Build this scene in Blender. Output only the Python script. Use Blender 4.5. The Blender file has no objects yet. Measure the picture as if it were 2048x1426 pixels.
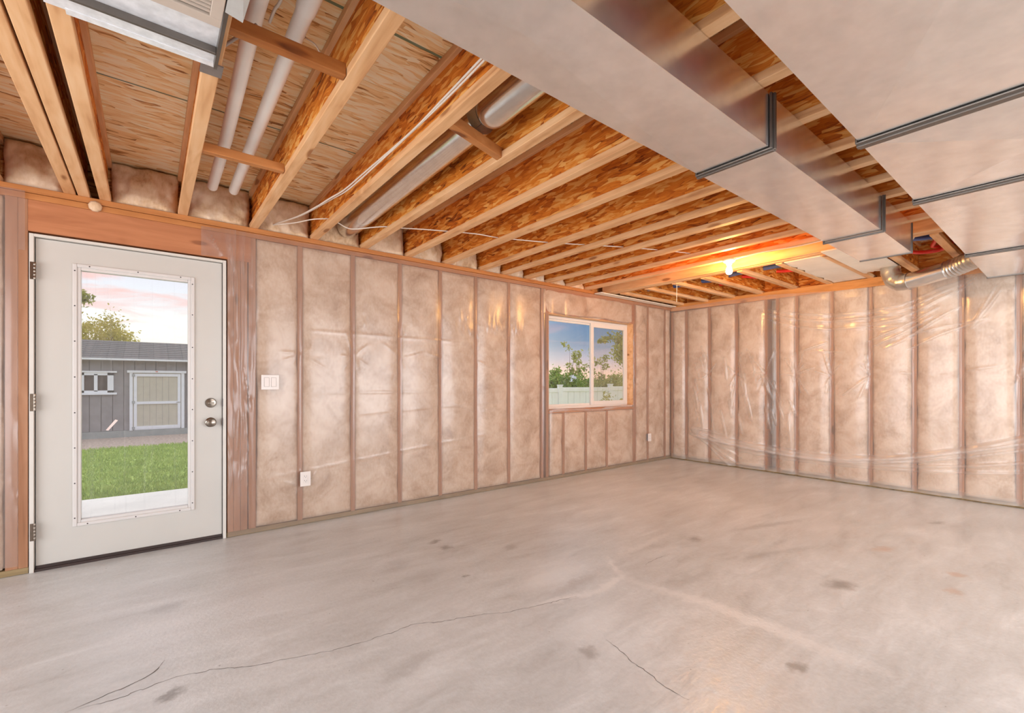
import bpy, math, random
import numpy as np
from mathutils import Vector, Matrix
random.seed(7); rng = np.random.default_rng(7)
SC = bpy.context.scene
COL = SC.collection
PI = math.pi

# ------------------------------------------------------------------ camera
cam_d = bpy.data.cameras.new('camera'); cam = bpy.data.objects.new('camera', cam_d); COL.objects.link(cam)
cam.location = (0, 0, 1.18); cam.rotation_euler = (PI/2, 0, -math.asin(0.62112))
cam_d.sensor_fit = 'HORIZONTAL'; cam_d.sensor_width = 36; cam_d.lens = 36*913/2048; cam_d.shift_y = 53/2048
cam_d.clip_start = 0.02; cam_d.clip_end = 500
SC.camera = cam
SC.view_settings.view_transform = 'Standard'; SC.view_settings.look = 'None'
SC.view_settings.gamma = 1; SC.view_settings.use_curve_mapping = False
SC.view_settings.exposure = 0.05
SC.cycles.max_bounces = 6; SC.cycles.diffuse_bounces = 4; SC.cycles.glossy_bounces = 3; SC.cycles.transparent_max_bounces = 16

# ------------------------------------------------------------------ node helper
class NT:
    def __init__(s, tree): s.t = tree; tree.nodes.clear()
    def n(s, typ, props=None, **ins):
        nd = s.t.nodes.new(typ)
        for k, v in (props or {}).items(): setattr(nd, k, v)
        for k, v in ins.items():
            key = int(k[1:]) if k[0] == '_' and k[1:].isdigit() else k.replace('_', ' ')
            s.set(nd.inputs[key], v)
        return nd
    def set(s, sock, v):
        if isinstance(v, bpy.types.NodeSocket): s.t.links.new(v, sock)
        elif isinstance(v, bpy.types.Node): s.t.links.new(v.outputs[0], sock)
        else:
            if isinstance(v, (tuple, list)) and len(v) == 3 and sock.type == 'RGBA': v = (*v, 1)
            sock.default_value = v
    def math(s, op, a, b=0.0, c=None, clamp=False):
        nd = s.t.nodes.new('ShaderNodeMath'); nd.operation = op; nd.use_clamp = clamp
        s.set(nd.inputs[0], a); s.set(nd.inputs[1], b)
        if c is not None: s.set(nd.inputs[2], c)
        return nd.outputs[0]
    def mix(s, f, a, b, blend='MIX'):
        nd = s.t.nodes.new('ShaderNodeMix'); nd.data_type = 'RGBA'; nd.blend_type = blend
        s.set(nd.inputs[0], f); s.set(nd.inputs[6], a); s.set(nd.inputs[7], b)
        return nd.outputs[2]
    def ramp(s, f, stops, interp='LINEAR'):
        nd = s.t.nodes.new('ShaderNodeValToRGB'); cr = nd.color_ramp; cr.interpolation = interp
        while len(cr.elements) < len(stops): cr.elements.new(0.5)
        for e, (p, c) in zip(cr.elements, stops):
            e.position = p; e.color = (*c, 1) if len(c) == 3 else c
        s.set(nd.inputs[0], f)
        return nd.outputs[0]
    def rng(s, v, a, b, c=0.0, d=1.0, smooth=False):
        nd = s.t.nodes.new('ShaderNodeMapRange'); nd.clamp = True
        if smooth: nd.interpolation_type = 'SMOOTHSTEP'
        for i, x in enumerate((v, a, b, c, d)): s.set(nd.inputs[i], x)
        return nd.outputs[0]
    def noise(s, vec, scale, detail=3, rough=0.5, dist=0.0, dims='3D'):
        nd = s.n('ShaderNodeTexNoise', {'noise_dimensions': dims}, Scale=scale, Detail=detail, Roughness=rough, Distortion=dist)
        s.set(nd.inputs['Vector'], vec); return nd
    def mapping(s, vec, loc=(0,0,0), rot=(0,0,0), sc=(1,1,1)):
        return s.n('ShaderNodeMapping', None, Vector=vec, Location=loc, Rotation=rot, Scale=sc).outputs[0]

# ------------------------------------------------------------------ world: sunset sky, sun just behind the shed
W = bpy.data.worlds.new('sky'); SC.world = W; W.use_nodes = True
t = NT(W.node_tree)
tc = t.n('ShaderNodeTexCoord').outputs['Generated']
sep = t.n('ShaderNodeSeparateXYZ', None, Vector=tc)
z = sep.outputs[2]
dt = t.n('ShaderNodeVectorMath', {'operation': 'DOT_PRODUCT'}, _0=tc, _1=(0.06, 0.996, 0.07)).outputs['Value']
f = t.rng(dt, 0.70, 0.97, smooth=True)
cl = t.noise(t.mapping(tc, sc=(2.2, 2.2, 14)), 2.4, 4, 0.55, 0.6).outputs[0]
clm = t.rng(cl, 0.43, 0.60, smooth=True)
near = t.ramp(z, [(0.0, (.86, .74, .54)), (.085, (.70, .66, .59)), (.13, (.58, .60, .62)), (.20, (.50, .49, .57)), (.45, (.72, .75, .82)), (1, (.78, .82, .88))])
far = t.ramp(z, [(0.0, (.66, .42, .29)), (.022, (.64, .42, .32)), (.05, (.33, .30, .34)), (.085, (.125, .18, .26)), (.13, (.075, .145, .255)), (.25, (.26, .37, .52)), (.45, (.68, .73, .82)), (1, (.78, .82, .88))])
near = t.mix(t.math('MULTIPLY', clm, t.rng(z, .05, .14)), near, (.60, .40, .385))
far = t.mix(t.math('MULTIPLY', clm, .3), far, (.40, .30, .32))
bg = t.n('ShaderNodeBackground', None, Color=t.mix(f, far, near), Strength=1.8)
t.n('ShaderNodeOutputWorld', None, Surface=bg)

# ------------------------------------------------------------------ added fill lights, set in made-up openings behind the camera
def area(name, loc, rot, sx, sy, watt, col):
    l = bpy.data.lights.new(name, 'AREA'); l.shape = 'RECTANGLE'; l.size = sx; l.size_y = sy; l.energy = watt; l.color = col
    o = bpy.data.objects.new(name, l); COL.objects.link(o); o.location = loc; o.rotation_euler = rot
    return o
area('front_opening_fill', (3.6, -3.22, 1.15), (PI/2, 0, 0), 4.6, 2.0, 272, (.87, .94, 1.0))       # faces +Y
area('back_opening_fill', (-3.22, 0.4, 1.15), (PI/2, 0, -PI/2), 5.4, 2.0, 213, (.87, .94, 1.0))   # faces +X

# ------------------------------------------------------------------ mesh helpers
def fresnel(t, ior, normal=None):      # same reflectance from both sides of a thin sheet
    bf = t.n('ShaderNodeNewGeometry').outputs['Backfacing']
    fr = t.n('ShaderNodeFresnel', None, IOR=t.rng(bf, 0, 1, ior, 1/ior))
    if normal: t.set(fr.inputs['Normal'], normal)
    return fr.outputs[0]
class MB:
    def __init__(s): s.v = []; s.f = []
    def box(s, x0, x1, y0, y1, z0, z1):
        b = len(s.v)
        s.v += [(x0,y0,z0),(x1,y0,z0),(x1,y1,z0),(x0,y1,z0),(x0,y0,z1),(x1,y0,z1),(x1,y1,z1),(x0,y1,z1)]
        s.f += [tuple(b+i for i in q) for q in ((0,3,2,1),(4,5,6,7),(0,1,5,4),(1,2,6,5),(2,3,7,6),(3,0,4,7))]
        return s
    def tube(s, pts, r, n=10, cap=True):
        pts = [Vector(p) for p in pts]; rr = r if isinstance(r, (list, tuple)) else [r]*len(pts)
        b = len(s.v); up = None
        for i, p in enumerate(pts):
            d = (pts[min(i+1, len(pts)-1)] - pts[max(i-1, 0)]).normalized()
            if up is None:
                a = Vector((0,0,1)) if abs(d.z) < .9 else Vector((1,0,0)); up = (a - d*a.dot(d)).normalized()
            else:
                up = (up - d*up.dot(d)).normalized()
            w = d.cross(up)
            for k in range(n):
                an = 2*PI*k/n; s.v.append(tuple(p + (up*math.cos(an) + w*math.sin(an))*rr[i]))
        for i in range(len(pts)-1):
            for k in range(n):
                a0 = b+i*n+k; a1 = b+i*n+(k+1)%n
                s.f.append((a0, a1, a1+n, a0+n))
        if cap:
            s.f.append(tuple(b+k for k in reversed(range(n)))); e = b+(len(pts)-1)*n
            s.f.append(tuple(e+k for k in range(n)))
        return s
    def lathe(s, base, axis, prof, n=20):
        ax = Vector(axis).normalized(); base = Vector(base)
        pts = [base + ax*h for r, h in prof]
        a = Vector((0,0,1)) if abs(ax.z) < .9 else Vector((1,0,0)); up = (a-ax*a.dot(ax)).normalized(); w = ax.cross(up)
        b = len(s.v)
        for (r, h), p in zip(prof, pts):
            for k in range(n):
                an = 2*PI*k/n; s.v.append(tuple(p + (up*math.cos(an)+w*math.sin(an))*max(r, 1e-5)))
        for i in range(len(prof)-1):
            for k in range(n):
                a0 = b+i*n+k; a1 = b+i*n+(k+1)%n
                s.f.append((a0, a1, a1+n, a0+n))
        s.f.append(tuple(b+k for k in reversed(range(n)))); e = b+(len(prof)-1)*n
        s.f.append(tuple(e+k for k in range(n)))
        return s
    def poly(s, pts, d):          # prism from planar outline extruded by vector d
        b = len(s.v); n = len(pts); d = Vector(d)
        s.v += [tuple(p) for p in pts] + [tuple(Vector(p)+d) for p in pts]
        s.f += [tuple(b+i for i in reversed(range(n))), tuple(b+n+i for i in range(n))]
        s.f += [(b+i, b+(i+1)%n, b+n+(i+1)%n, b+n+i) for i in range(n)]
        return s
WL = {}                           # world location of each object made
def mesh(name, v, f):
    me = bpy.data.meshes.new(name)
    if isinstance(v, np.ndarray):
        nf, k = f.shape
        me.vertices.add(len(v)); me.vertices.foreach_set('co', v.astype(np.float32).ravel())
        me.loops.add(nf*k); me.loops.foreach_set('vertex_index', f.astype(np.int32).ravel())
        me.polygons.add(nf); me.polygons.foreach_set('loop_start', np.arange(0, nf*k, k, dtype=np.int32))
        me.update(calc_edges=True)
    else:
        me.from_pydata(v, [], f); me.update()
    return me
def obj(name, mb, mat, parent=None, smooth=False, bevel=0, org=None):
    v, f = (mb.v, mb.f) if isinstance(mb, MB) else mb
    a = np.asarray(v, dtype=float)
    if org is None:
        lo, hi = a.min(0), a.max(0); org = ((lo[0]+hi[0])/2, (lo[1]+hi[1])/2, lo[2])
    a = a - np.array(org)
    me = mesh(name, a if isinstance(f, np.ndarray) else [tuple(p) for p in a.tolist()], f)
    if smooth:
        me.polygons.foreach_set('use_smooth', [True]*len(me.polygons))
        if smooth is not True: me.set_sharp_from_angle(angle=math.radians(smooth))
    o = bpy.data.objects.new(name, me); COL.objects.link(o)
    if mat: me.materials.append(mat)
    place(o, org, parent)
    if bevel:
        m = o.modifiers.new('bevel', 'BEVEL'); m.width = bevel; m.segments = 2; m.limit_method = 'ANGLE'
    return o
def place(o, org, parent=None):
    WL[o.name] = Vector(org)
    if parent: o.parent = parent; o.location = Vector(org) - WL[parent.name]
    else: o.location = org
def inst(src, org, parent=None, rot=None):     # copy of one mesh object sharing its mesh
    o = src.copy(); COL.objects.link(o); o.parent = None; place(o, org, parent)
    if rot: o.rotation_euler = rot
    return o
def empty(name, loc, parent=None):
    o = bpy.data.objects.new(name, None); COL.objects.link(o); o.empty_display_size = .05; place(o, loc, parent); return o
def tag(o, label, cat, group=None, kind=None):
    o['label'] = label; o['category'] = cat
    if group: o['group'] = group
    if kind: o['kind'] = kind
    return o
def struct(o): o['kind'] = 'structure'; return o
def B(*a): return MB().box(*a)

def hsh(ix, iy, seed):
    h = (ix.astype(np.int64)*374761393 + iy.astype(np.int64)*668265263 + seed*982451653) & 0x7fffffff
    h = ((h ^ (h >> 13))*1274126177) & 0x7fffffff
    return ((h ^ (h >> 16)) & 0xffff)/65535.0
def vnoise(x, y, seed=0):
    ix = np.floor(x); iy = np.floor(y); fx = x-ix; fy = y-iy
    fx = fx*fx*(3-2*fx); fy = fy*fy*(3-2*fy); ix = ix.astype(np.int64); iy = iy.astype(np.int64)
    a = hsh(ix,iy,seed); b = hsh(ix+1,iy,seed); c = hsh(ix,iy+1,seed); d = hsh(ix+1,iy+1,seed)
    return (a*(1-fx)+b*fx)*(1-fy) + (c*(1-fx)+d*fx)*fy
def fbm(x, y, seed=0, o=4):
    r = 0; a = .5
    for i in range(o): r = r + a*(vnoise(x*2**i, y*2**i, seed+i)-.5); a *= .5
    return r
def gridfaces(nu, nv):
    i, j = np.meshgrid(np.arange(nu-1), np.arange(nv-1), indexing='ij')
    a = (i*nv+j).ravel(); return np.stack([a, a+nv, a+nv+1, a+1], 1)

# ------------------------------------------------------------------ materials
def newmat(name):
    m = bpy.data.materials.new(name); m.use_nodes = True; return m, NT(m.node_tree)
def out(t, sh): t.n('ShaderNodeOutputMaterial', None, Surface=sh)
def coords(t, rnd=True):
    c = t.n('ShaderNodeTexCoord').outputs['Object']
    if rnd:
        r = t.n('ShaderNodeObjectInfo').outputs['Random']
        off = t.n('ShaderNodeVectorMath', {'operation': 'SCALE'}, _0=(17.3, 23.1, 31.7)); t.set(off.inputs['Scale'], r)
        c = t.n('ShaderNodeVectorMath', {'operation': 'ADD'}, _0=c, _1=off.outputs[0]).outputs[0]
    return c
def plain(name, col, rough=.5, metal=0, var=.08, scale=8, bump=0, spec=.5, coat=0):
    m, t = newmat(name); c = coords(t)
    n = t.noise(c, scale, 4).outputs[0]
    k = t.rng(n, .3, .7, 1-var, 1+var)
    vm = t.n('ShaderNodeVectorMath', {'operation': 'SCALE'}, _0=col); t.set(vm.inputs['Scale'], k)
    p = t.n('ShaderNodeBsdfPrincipled', None, Base_Color=vm.outputs[0], Roughness=rough, Metallic=metal)
    p.inputs['Specular IOR Level'].default_value = spec; p.inputs['Coat Weight'].default_value = coat
    if bump:
        bn = t.n('ShaderNodeBump', None, Strength=bump, Distance=.01, Height=t.noise(c, scale*6, 4).outputs[0]); t.set(p.inputs['Normal'], bn)
    out(t, p); return m
def osb(name, plane, stops, longs=7, shorts=38, base_ang=0, spread=.5, stripes=None):
    m, t = newmat(name); c = coords(t)
    if plane == 'xy' : c = t.n('ShaderNodeTexCoord').outputs['Object']
    sp = t.n('ShaderNodeSeparateXYZ', None, Vector=c)
    a, b = {'yz': (1, 2), 'xy': (0, 1), 'xz': (0, 2)}[plane]
    v2 = t.n('ShaderNodeCombineXYZ', None, X=sp.outputs[a], Y=sp.outputs[b]).outputs[0]
    wob = t.noise(v2, 9, 0).outputs['Color']
    v2 = t.n('ShaderNodeVectorMath', {'operation': 'MULTIPLY_ADD'}, _0=wob, _1=(.03, .03, 0), _2=v2).outputs[0]
    val = None; dist = None
    for i, an in enumerate((base_ang-spread, base_ang+spread*.2, base_ang+spread)):
        k = 1 + .25*i
        mv = t.mapping(v2, loc=(i*3.7, i*5.1, 0), rot=(0, 0, an), sc=(longs*k, shorts*k, 1))
        vo = t.n('ShaderNodeTexVoronoi', {'voronoi_dimensions': '2D'}, Vector=mv, Scale=1.0, Randomness=1.0)
        r = t.n('ShaderNodeSeparateColor', None, Color=vo.outputs['Color'])
        if val is None: val = r.outputs[0]; dist = vo.outputs['Distance']
        else:
            sel = t.math('GREATER_THAN', r.outputs[1], .45)
            val = t.n('ShaderNodeMix', None, _0=sel, _2=val, _3=r.outputs[0]).outputs[0]
            dist = t.n('ShaderNodeMix', None, _0=sel, _2=dist, _3=vo.outputs['Distance']).outputs[0]
    g = t.noise(t.mapping(v2, rot=(0, 0, base_ang), sc=(12, 160, 1)), 1, 2, .6).outputs[0]
    tot = t.math('ADD', t.math('MULTIPLY', val, .62), t.math('MULTIPLY', g, .62))
    tot = t.math('SUBTRACT', tot, t.rng(dist, .42, .9, 0, .16))
    big = t.noise(v2, 2.2, 1).outputs[0]
    tot = t.math('ADD', tot, t.rng(big, .3, .7, -.10, .08))
    col = t.ramp(tot, stops)
    if stripes:
        for (y0, w, sc_) in stripes:
            d = t.math('ABSOLUTE', t.math('SUBTRACT', sp.outputs[1], y0))
            col = t.mix(t.math('MULTIPLY', t.math('LESS_THAN', d, w), .8), col, sc_)
    p = t.n('ShaderNodeBsdfPrincipled', None, Base_Color=col, Roughness=.62)
    p.inputs['Specular IOR Level'].default_value = .25
    out(t, p); return m
def wood(name, axis, stops, rough=.55, knots=True, gs=1.0):
    m, t = newmat(name); c = coords(t)
    sc = [22*gs]*3; sc[axis] = 1.3
    g = t.noise(t.mapping(c, sc=tuple(sc)), 1, 3, .6, .5).outputs[0]
    sc2 = [8]*3; sc2[axis] = 1.6
    g2 = t.noise(t.mapping(c, sc=tuple(sc2)), 1, 2, .5, 2.2).outputs[0]
    v = t.math('ADD', t.math('MULTIPLY', g, .55), t.math('MULTIPLY', g2, .45))
    if knots:
        sc3 = [7]*3; sc3[axis] = 2.0
        vo = t.n('ShaderNodeTexVoronoi', None, Vector=t.mapping(c, sc=tuple(sc3)), Scale=1.0)
        v = t.math('SUBTRACT', v, t.rng(vo.outputs['Distance'], .07, .16, .28, 0, True))
    col = t.ramp(v, stops)
    p = t.n('ShaderNodeBsdfPrincipled', None, Base_Color=col, Roughness=rough)
    p.inputs['Specular IOR Level'].default_value = .3
    out(t, p); return m
def metal(name, col=(.95, .945, .94), rough=.225, wav=.10, wscale=2.2, spang=.015):
    m, t = newmat(name); c = coords(t)
    vo = t.n('ShaderNodeTexVoronoi', None, Vector=c, Scale=110.0)
    r = t.n('ShaderNodeSeparateColor', None, Color=vo.outputs['Color']).outputs[0]
    n = t.noise(c, 3, 4, .6).outputs[0]
    ro = t.math('ADD', t.rng(n, .3, .7, rough*.9, rough*1.08), t.math('MULTIPLY', r, spang))
    k = t.rng(t.noise(c, 11, 4, .65).outputs[0], .35, .75, 1.03, .88)
    vm = t.n('ShaderNodeVectorMath', {'operation': 'SCALE'}, _0=col); t.set(vm.inputs['Scale'], k)
    p = t.n('ShaderNodeBsdfPrincipled', None, Base_Color=vm.outputs[0], Roughness=ro, Metallic=.95)
    h = t.noise(c, wscale, 1, .4).outputs[0]
    t.set(p.inputs['Normal'], t.n('ShaderNodeBump', None, Strength=wav, Distance=.06, Height=h))
    out(t, p); return m
def glassmat(name, tint=(.97, .985, .98), haze=0.02, hazecol=(.8, .8, .8)):
    m, t = newmat(name)
    tr = t.n('ShaderNodeBsdfTransparent', None, Color=tint); gl = t.n('ShaderNodeBsdfGlossy', None, Color=(1, 1, 1), Roughness=.02)
    fr = fresnel(t, 1.45)
    s = t.n('ShaderNodeMixShader', None, _0=t.math('MULTIPLY', fr, .7), _1=tr, _2=gl)
    if haze:
        c = t.n('ShaderNodeTexCoord').outputs['Object']
        spk = t.rng(t.noise(c, 90, 2, .6).outputs[0], .66, .76)
        drip = t.rng(t.noise(t.mapping(c, sc=(40, 40, 1.2)), 1, 3, .6).outputs[0], .56, .75, 0, .5)
        hz = t.math('MULTIPLY', t.math('ADD', t.math('ADD', spk, drip), .5), haze)
        df = t.n('ShaderNodeBsdfTranslucent', None, Color=hazecol); d2 = t.n('ShaderNodeBsdfDiffuse', None, Color=hazecol)
        dd = t.n('ShaderNodeMixShader', None, _0=.5, _1=df, _2=d2)
        s = t.n('ShaderNodeMixShader', None, _0=hz, _1=s, _2=dd)
    out(t, s); return m
def filmmat(name, dens=.2, tint=(.86, .78, .73), gr=.16):
    m, t = newmat(name)
    lw = t.n('ShaderNodeLayerWeight', None, Blend=.35)
    d = t.math('ADD', dens, t.rng(lw.outputs['Facing'], .45, 1, 0, .4))
    d = t.math('MINIMUM', t.math('ADD', d, t.math('MULTIPLY', t.n('ShaderNodeAttribute', {'attribute_name': 'fold'}).outputs['Fac'], .45)), .92)
    tr = t.n('ShaderNodeBsdfTransparent', None, Color=(.985, .97, .96))
    df = t.n('ShaderNodeBsdfDiffuse', None, Color=tint); tl = t.n('ShaderNodeBsdfTranslucent', None, Color=tint)
    body = t.n('ShaderNodeMixShader', None, _0=d, _1=tr, _2=t.n('ShaderNodeMixShader', None, _0=.4, _1=df, _2=tl).outputs[0])
    gl = t.n('ShaderNodeBsdfGlossy', None, Color=(1, 1, 1), Roughness=gr)
    out(t, t.n('ShaderNodeMixShader', None, _0=fresnel(t, 1.5), _1=body, _2=gl)); return m
def battmat(name, stops):
    m, t = newmat(name); c = coords(t)
    n = t.noise(c, 4.5, 4, .62, .6).outputs[0]; n2 = t.noise(t.mapping(c, sc=(60, 60, 30)), 1, 2, .7, 0).outputs[0]
    v = t.math('ADD', t.math('MULTIPLY', n, .75), t.math('MULTIPLY', n2, .25))
    p = t.n('ShaderNodeBsdfPrincipled', None, Base_Color=t.ramp(v, stops), Roughness=.95)
    p.inputs['Specular IOR Level'].default_value = .05; p.inputs['Sheen Weight'].default_value = .15
    out(t, p); return m

OSB_WEB = osb('osb_web', 'yz', [(.16, (.13, .028, .005)), (.31, (.46, .108, .011)), (.50, (.66, .185, .018)), (.68, (.75, .25, .030)), (.90, (.88, .46, .13))], longs=8, shorts=40, base_ang=1.42, spread=.5)
OSB_WEBX = osb('osb_web_cross', 'xz', [(.16, (.13, .028, .005)), (.31, (.46, .108, .011)), (.50, (.66, .185, .018)), (.68, (.75, .25, .030)), (.90, (.88, .46, .13))], longs=8, shorts=40, base_ang=1.42, spread=.5)
OSB_SUB = osb('osb_subfloor', 'xy', [(.15, (.20, .07, .02)), (.25, (.55, .26, .09)), (.36, (.86, .56, .26)), (.58, (.94, .69, .37)), (.85, (.97, .84, .60))], longs=6, shorts=34, base_ang=0.0, spread=.3,
              stripes=[(3.015, .006, (.03, .12, .09)), (1.876, .008, (.02, .13, .09)), (.72, .006, (.03, .12, .09))])
PINE = [(.18, (.33, .135, .05)), (.36, (.60, .30, .13)), (.50, (.74, .42, .205)), (.72, (.83, .54, .31))]
RED = [(.2, (.15, .065, .03)), (.38, (.33, .15, .075)), (.55, (.40, .195, .105)), (.8, (.48, .26, .15))]
FLANGE = wood('pine_flange', 1, PINE); FLANGEX = wood('pine_flange_cross', 0, PINE)
STUDW = wood('stud_wood', 2, RED); PLATEW = wood('plate_wood', 0, [(.2, (.20, .06, .016)), (.4, (.41, .15, .042)), (.6, (.49, .195, .06)), (.8, (.56, .26, .10))])
PLATEY = wood('plate_wood_cross', 1, [(.2, (.30, .10, .025)), (.4, (.60, .25, .07)), (.6, (.70, .32, .10)), (.8, (.76, .40, .16))])
SILLW = wood('treated_sill', 0, [(.2, (.09, .06, .03)), (.45, (.22, .15, .07)), (.7, (.34, .24, .12))])
HEADER = wood('header_wood', 0, [(.2, (.19, .062, .028)), (.38, (.38, .14, .058)), (.55, (.45, .175, .075)), (.8, (.52, .225, .105))])
BLOCKD = wood('dark_block_wood', 0, [(.2, (.12, .03, .008)), (.42, (.30, .09, .02)), (.6, (.40, .14, .035)), (.8, (.50, .2, .06))])
GALV = metal('galvanised_duct'); GALVD = metal('galvanised_bright', (.78, .76, .73), .2, .02, 2.0); CLEAT = metal('cleat_metal', (.20, .175, .155), .42, .03, 9)
GALVF = metal('flex_metal', (.62, .60, .57), .33, .08, 20); FOIL = plain('foil_white', (.86, .86, .88), .33, .35, .12, 30)
PVC = plain('white_pvc', (.88, .83, .78), .32, var=.05, scale=5)
CONC_SEAL = plain('grey_tape', (.26, .22, .20), .5, .6, .15)
DOORP = plain('door_paint', (.52, .485, .44), .42, var=.02, scale=3); JAMB = plain('jamb_paint', (.60, .555, .50), .45, var=.03)
VINYL = plain('window_vinyl', (.68, .61, .55), .35, var=.02); LITE = plain('lite_frame_plastic', (.60, .56, .53), .35, var=.02)
NICKEL = metal('satin_nickel', (.24, .20, .165), .23, .02, 5, .01); DARKRUB = plain('dark_sweep', (.035, .018, .014), .5, var=.2)
SCREW = plain('screw_dark', (.06, .05, .05), .4, .6)
GLASS = glassmat('door_glass', haze=.09, hazecol=(.85, .8, .78)); WGLASS = glassmat('window_glass', haze=.02); WGLASS2 = glassmat('screened_glass', (.93, .92, .90), haze=.14, hazecol=(.62, .55, .48))
FILM = filmmat('vapour_film', .30, (.58, .46, .40), .25); FILMB = filmmat('vapour_film_right', .26, (.90, .86, .82), .2)
BATT = battmat('fibreglass', [(.28, (.33, .20, .12)), (.42, (.53, .38, .265)), (.55, (.67, .52, .395)), (.74, (.80, .68, .565))])
RIMB = battmat('rim_fibreglass', [(.28, (.40, .21, .10)), (.45, (.66, .45, .28)), (.6, (.76, .57, .41)), (.8, (.82, .68, .54))])
WPLAST = plain('white_plastic', (.70, .62, .57), .35, var=.01); CABLE = plain('white_cable', (.80, .70, .60), .45, var=.03)
PEXR = plain('red_pex', (.78, .03, .015), .35, var=.1); PEXB = plain('blue_pex', (.09, .14, .34), .35, var=.2)
BOARD = plain('white_board', (.82, .72, .60), .55, var=.06, scale=5); PORC = plain('porcelain', (.85, .80, .72), .25, var=.02)
CONCW = plain('foundation_concrete', (.40, .36, .32), .85, var=.15, bump=.3)
RIMBRD = osb('rim_osb', 'xz', [(.18, (.14, .05, .015)), (.4, (.36, .13, .03)), (.6, (.50, .2, .05)), (.85, (.62, .32, .12))], longs=10, shorts=40)

# ------------------------------------------------------------------ floor
def concrete():
    m, t = newmat('concrete_floor'); c = t.n('ShaderNodeTexCoord').outputs['Object']
    n1 = t.noise(c, .55, 3, .6, .3).outputs[0]; n2 = t.noise(t.mapping(c, rot=(0, 0, .3), sc=(1.2, 4.5, 1)), 1.3, 5, .62, .5).outputs[0]; n3 = t.noise(c, 45, 2, .6).outputs[0]
    n4 = t.noise(t.mapping(c, rot=(0, 0, .35), sc=(1, 2.0, 1)), 5.5, 5, .7, 1.2).outputs[0]
    v = t.math('ADD', t.math('ADD', t.math('MULTIPLY', n1, .30), t.math('MULTIPLY', n2, .36)), t.math('ADD', t.math('MULTIPLY', n3, .10), t.math('MULTIPLY', n4, .24)))
    col = t.ramp(v, [(.34, (.38, .37, .355)), (.44, (.50, .50, .49)), (.53, (.58, .585, .58)), (.64, (.70, .71, .71))])
    wob = t.noise(c, 16, 3, .65).outputs['Color']
    cc = t.n('ShaderNodeVectorMath', {'operation': 'MULTIPLY_ADD'}, _0=wob, _1=(.11, .11, 0), _2=c).outputs[0]
    cc = t.n('ShaderNodeVectorMath', {'operation': 'SUBTRACT'}, _0=cc, _1=(.055, .055, 0)).outputs[0]
    def spot(x, y, rx, ry, rot, colr, amt):
        nonlocal col
        mv = t.n('ShaderNodeMapping', {'vector_type': 'TEXTURE'}, Vector=cc, Location=(x, y, 0), Rotation=(0, 0, rot), Scale=(rx, ry, 1)).outputs[0]
        L = t.n('ShaderNodeVectorMath', {'operation': 'LENGTH'}, _0=mv).outputs['Value']
        col = t.mix(t.rng(L, 1.25, .15, 0, amt, True), col, colr)
    dk = (.17, .15, .135)
    for s in [(1.662,3.02,.07,.05,.4,dk,.75),(1.663,2.86,.055,.05,0,dk,.75),(1.336,2.521,.17,.13,.5,dk,.15),(1.244,2.791,.16,.10,.6,dk,.2),(3.23,1.846,.09,.06,.3,dk,.6),
              (3.158,.90,.11,.07,-.4,dk,.65),(1.511,1.362,.06,.045,.6,dk,.55),(2.104,.744,.055,.035,.2,dk,.6),(.852,1.762,.17,.06,.2,dk,.25),(.059,2.156,.055,.03,.5,dk,.7),
              (.071,3.005,.10,.07,.3,dk,.35),(4.08,.907,.12,.05,-.4,(.48,.29,.19),.5),(3.888,.498,.06,.05,0,(.48,.29,.19),.5),(3.565,.471,.06,.05,0,(.48,.29,.19),.5),
              (2.023,2.575,.06,.05,0,dk,.3),(1.504,2.37,.025,.02,0,dk,.7),(4.036,1.641,.5,.05,-.3,dk,.3),(3.4,1.35,.4,.05,-.3,dk,.25),(2.5,1.5,.35,.05,-.2,dk,.2),(5.2,.8,.10,.05,-.5,dk,.5)]:
        spot(*s)
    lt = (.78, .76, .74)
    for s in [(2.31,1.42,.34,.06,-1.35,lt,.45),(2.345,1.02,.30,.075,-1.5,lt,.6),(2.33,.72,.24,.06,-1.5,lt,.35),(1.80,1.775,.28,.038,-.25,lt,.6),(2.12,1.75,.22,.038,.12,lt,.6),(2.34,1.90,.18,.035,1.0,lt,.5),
              (1.95,2.04,.34,.17,.2,(.80,.80,.79),.5),(1.70,1.50,.30,.16,.4,(.78,.78,.77),.4),(.35,2.75,.55,.40,.2,(.72,.73,.74),.35),(2.75,2.0,.5,.03,.1,lt,.3)]:  # first patch on this line: scuff with window sheen put into its colour
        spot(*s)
    spot(1.98, 1.87, .22, .05, .05, (.36, .32, .29), .5)
    pit = t.rng(t.noise(c, 38, 1).outputs[0], .77, .82, 0, .6)
    col = t.mix(pit, col, (.2, .18, .16))
    ro = t.rng(n4, .35, .65, .29, .46)
    p = t.n('ShaderNodeBsdfPrincipled', None, Base_Color=col, Roughness=ro)
    p.inputs['Specular IOR Level'].default_value = .85
    h = t.math('ADD', t.math('MULTIPLY', n2, .6), t.math('MULTIPLY', n3, .25))
    t.set(p.inputs['Normal'], t.n('ShaderNodeBump', None, Strength=.22, Distance=.02, Height=h))
    out(t, p); return m
WA, WB, ZC, ZS = 4.08, 6.42, 2.40, 2.70      # wall planes, joist underside, subfloor underside
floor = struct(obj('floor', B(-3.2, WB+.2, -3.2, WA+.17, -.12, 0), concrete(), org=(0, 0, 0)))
CRACK = plain('crack_dark', (.13, .115, .10), .9)
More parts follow.
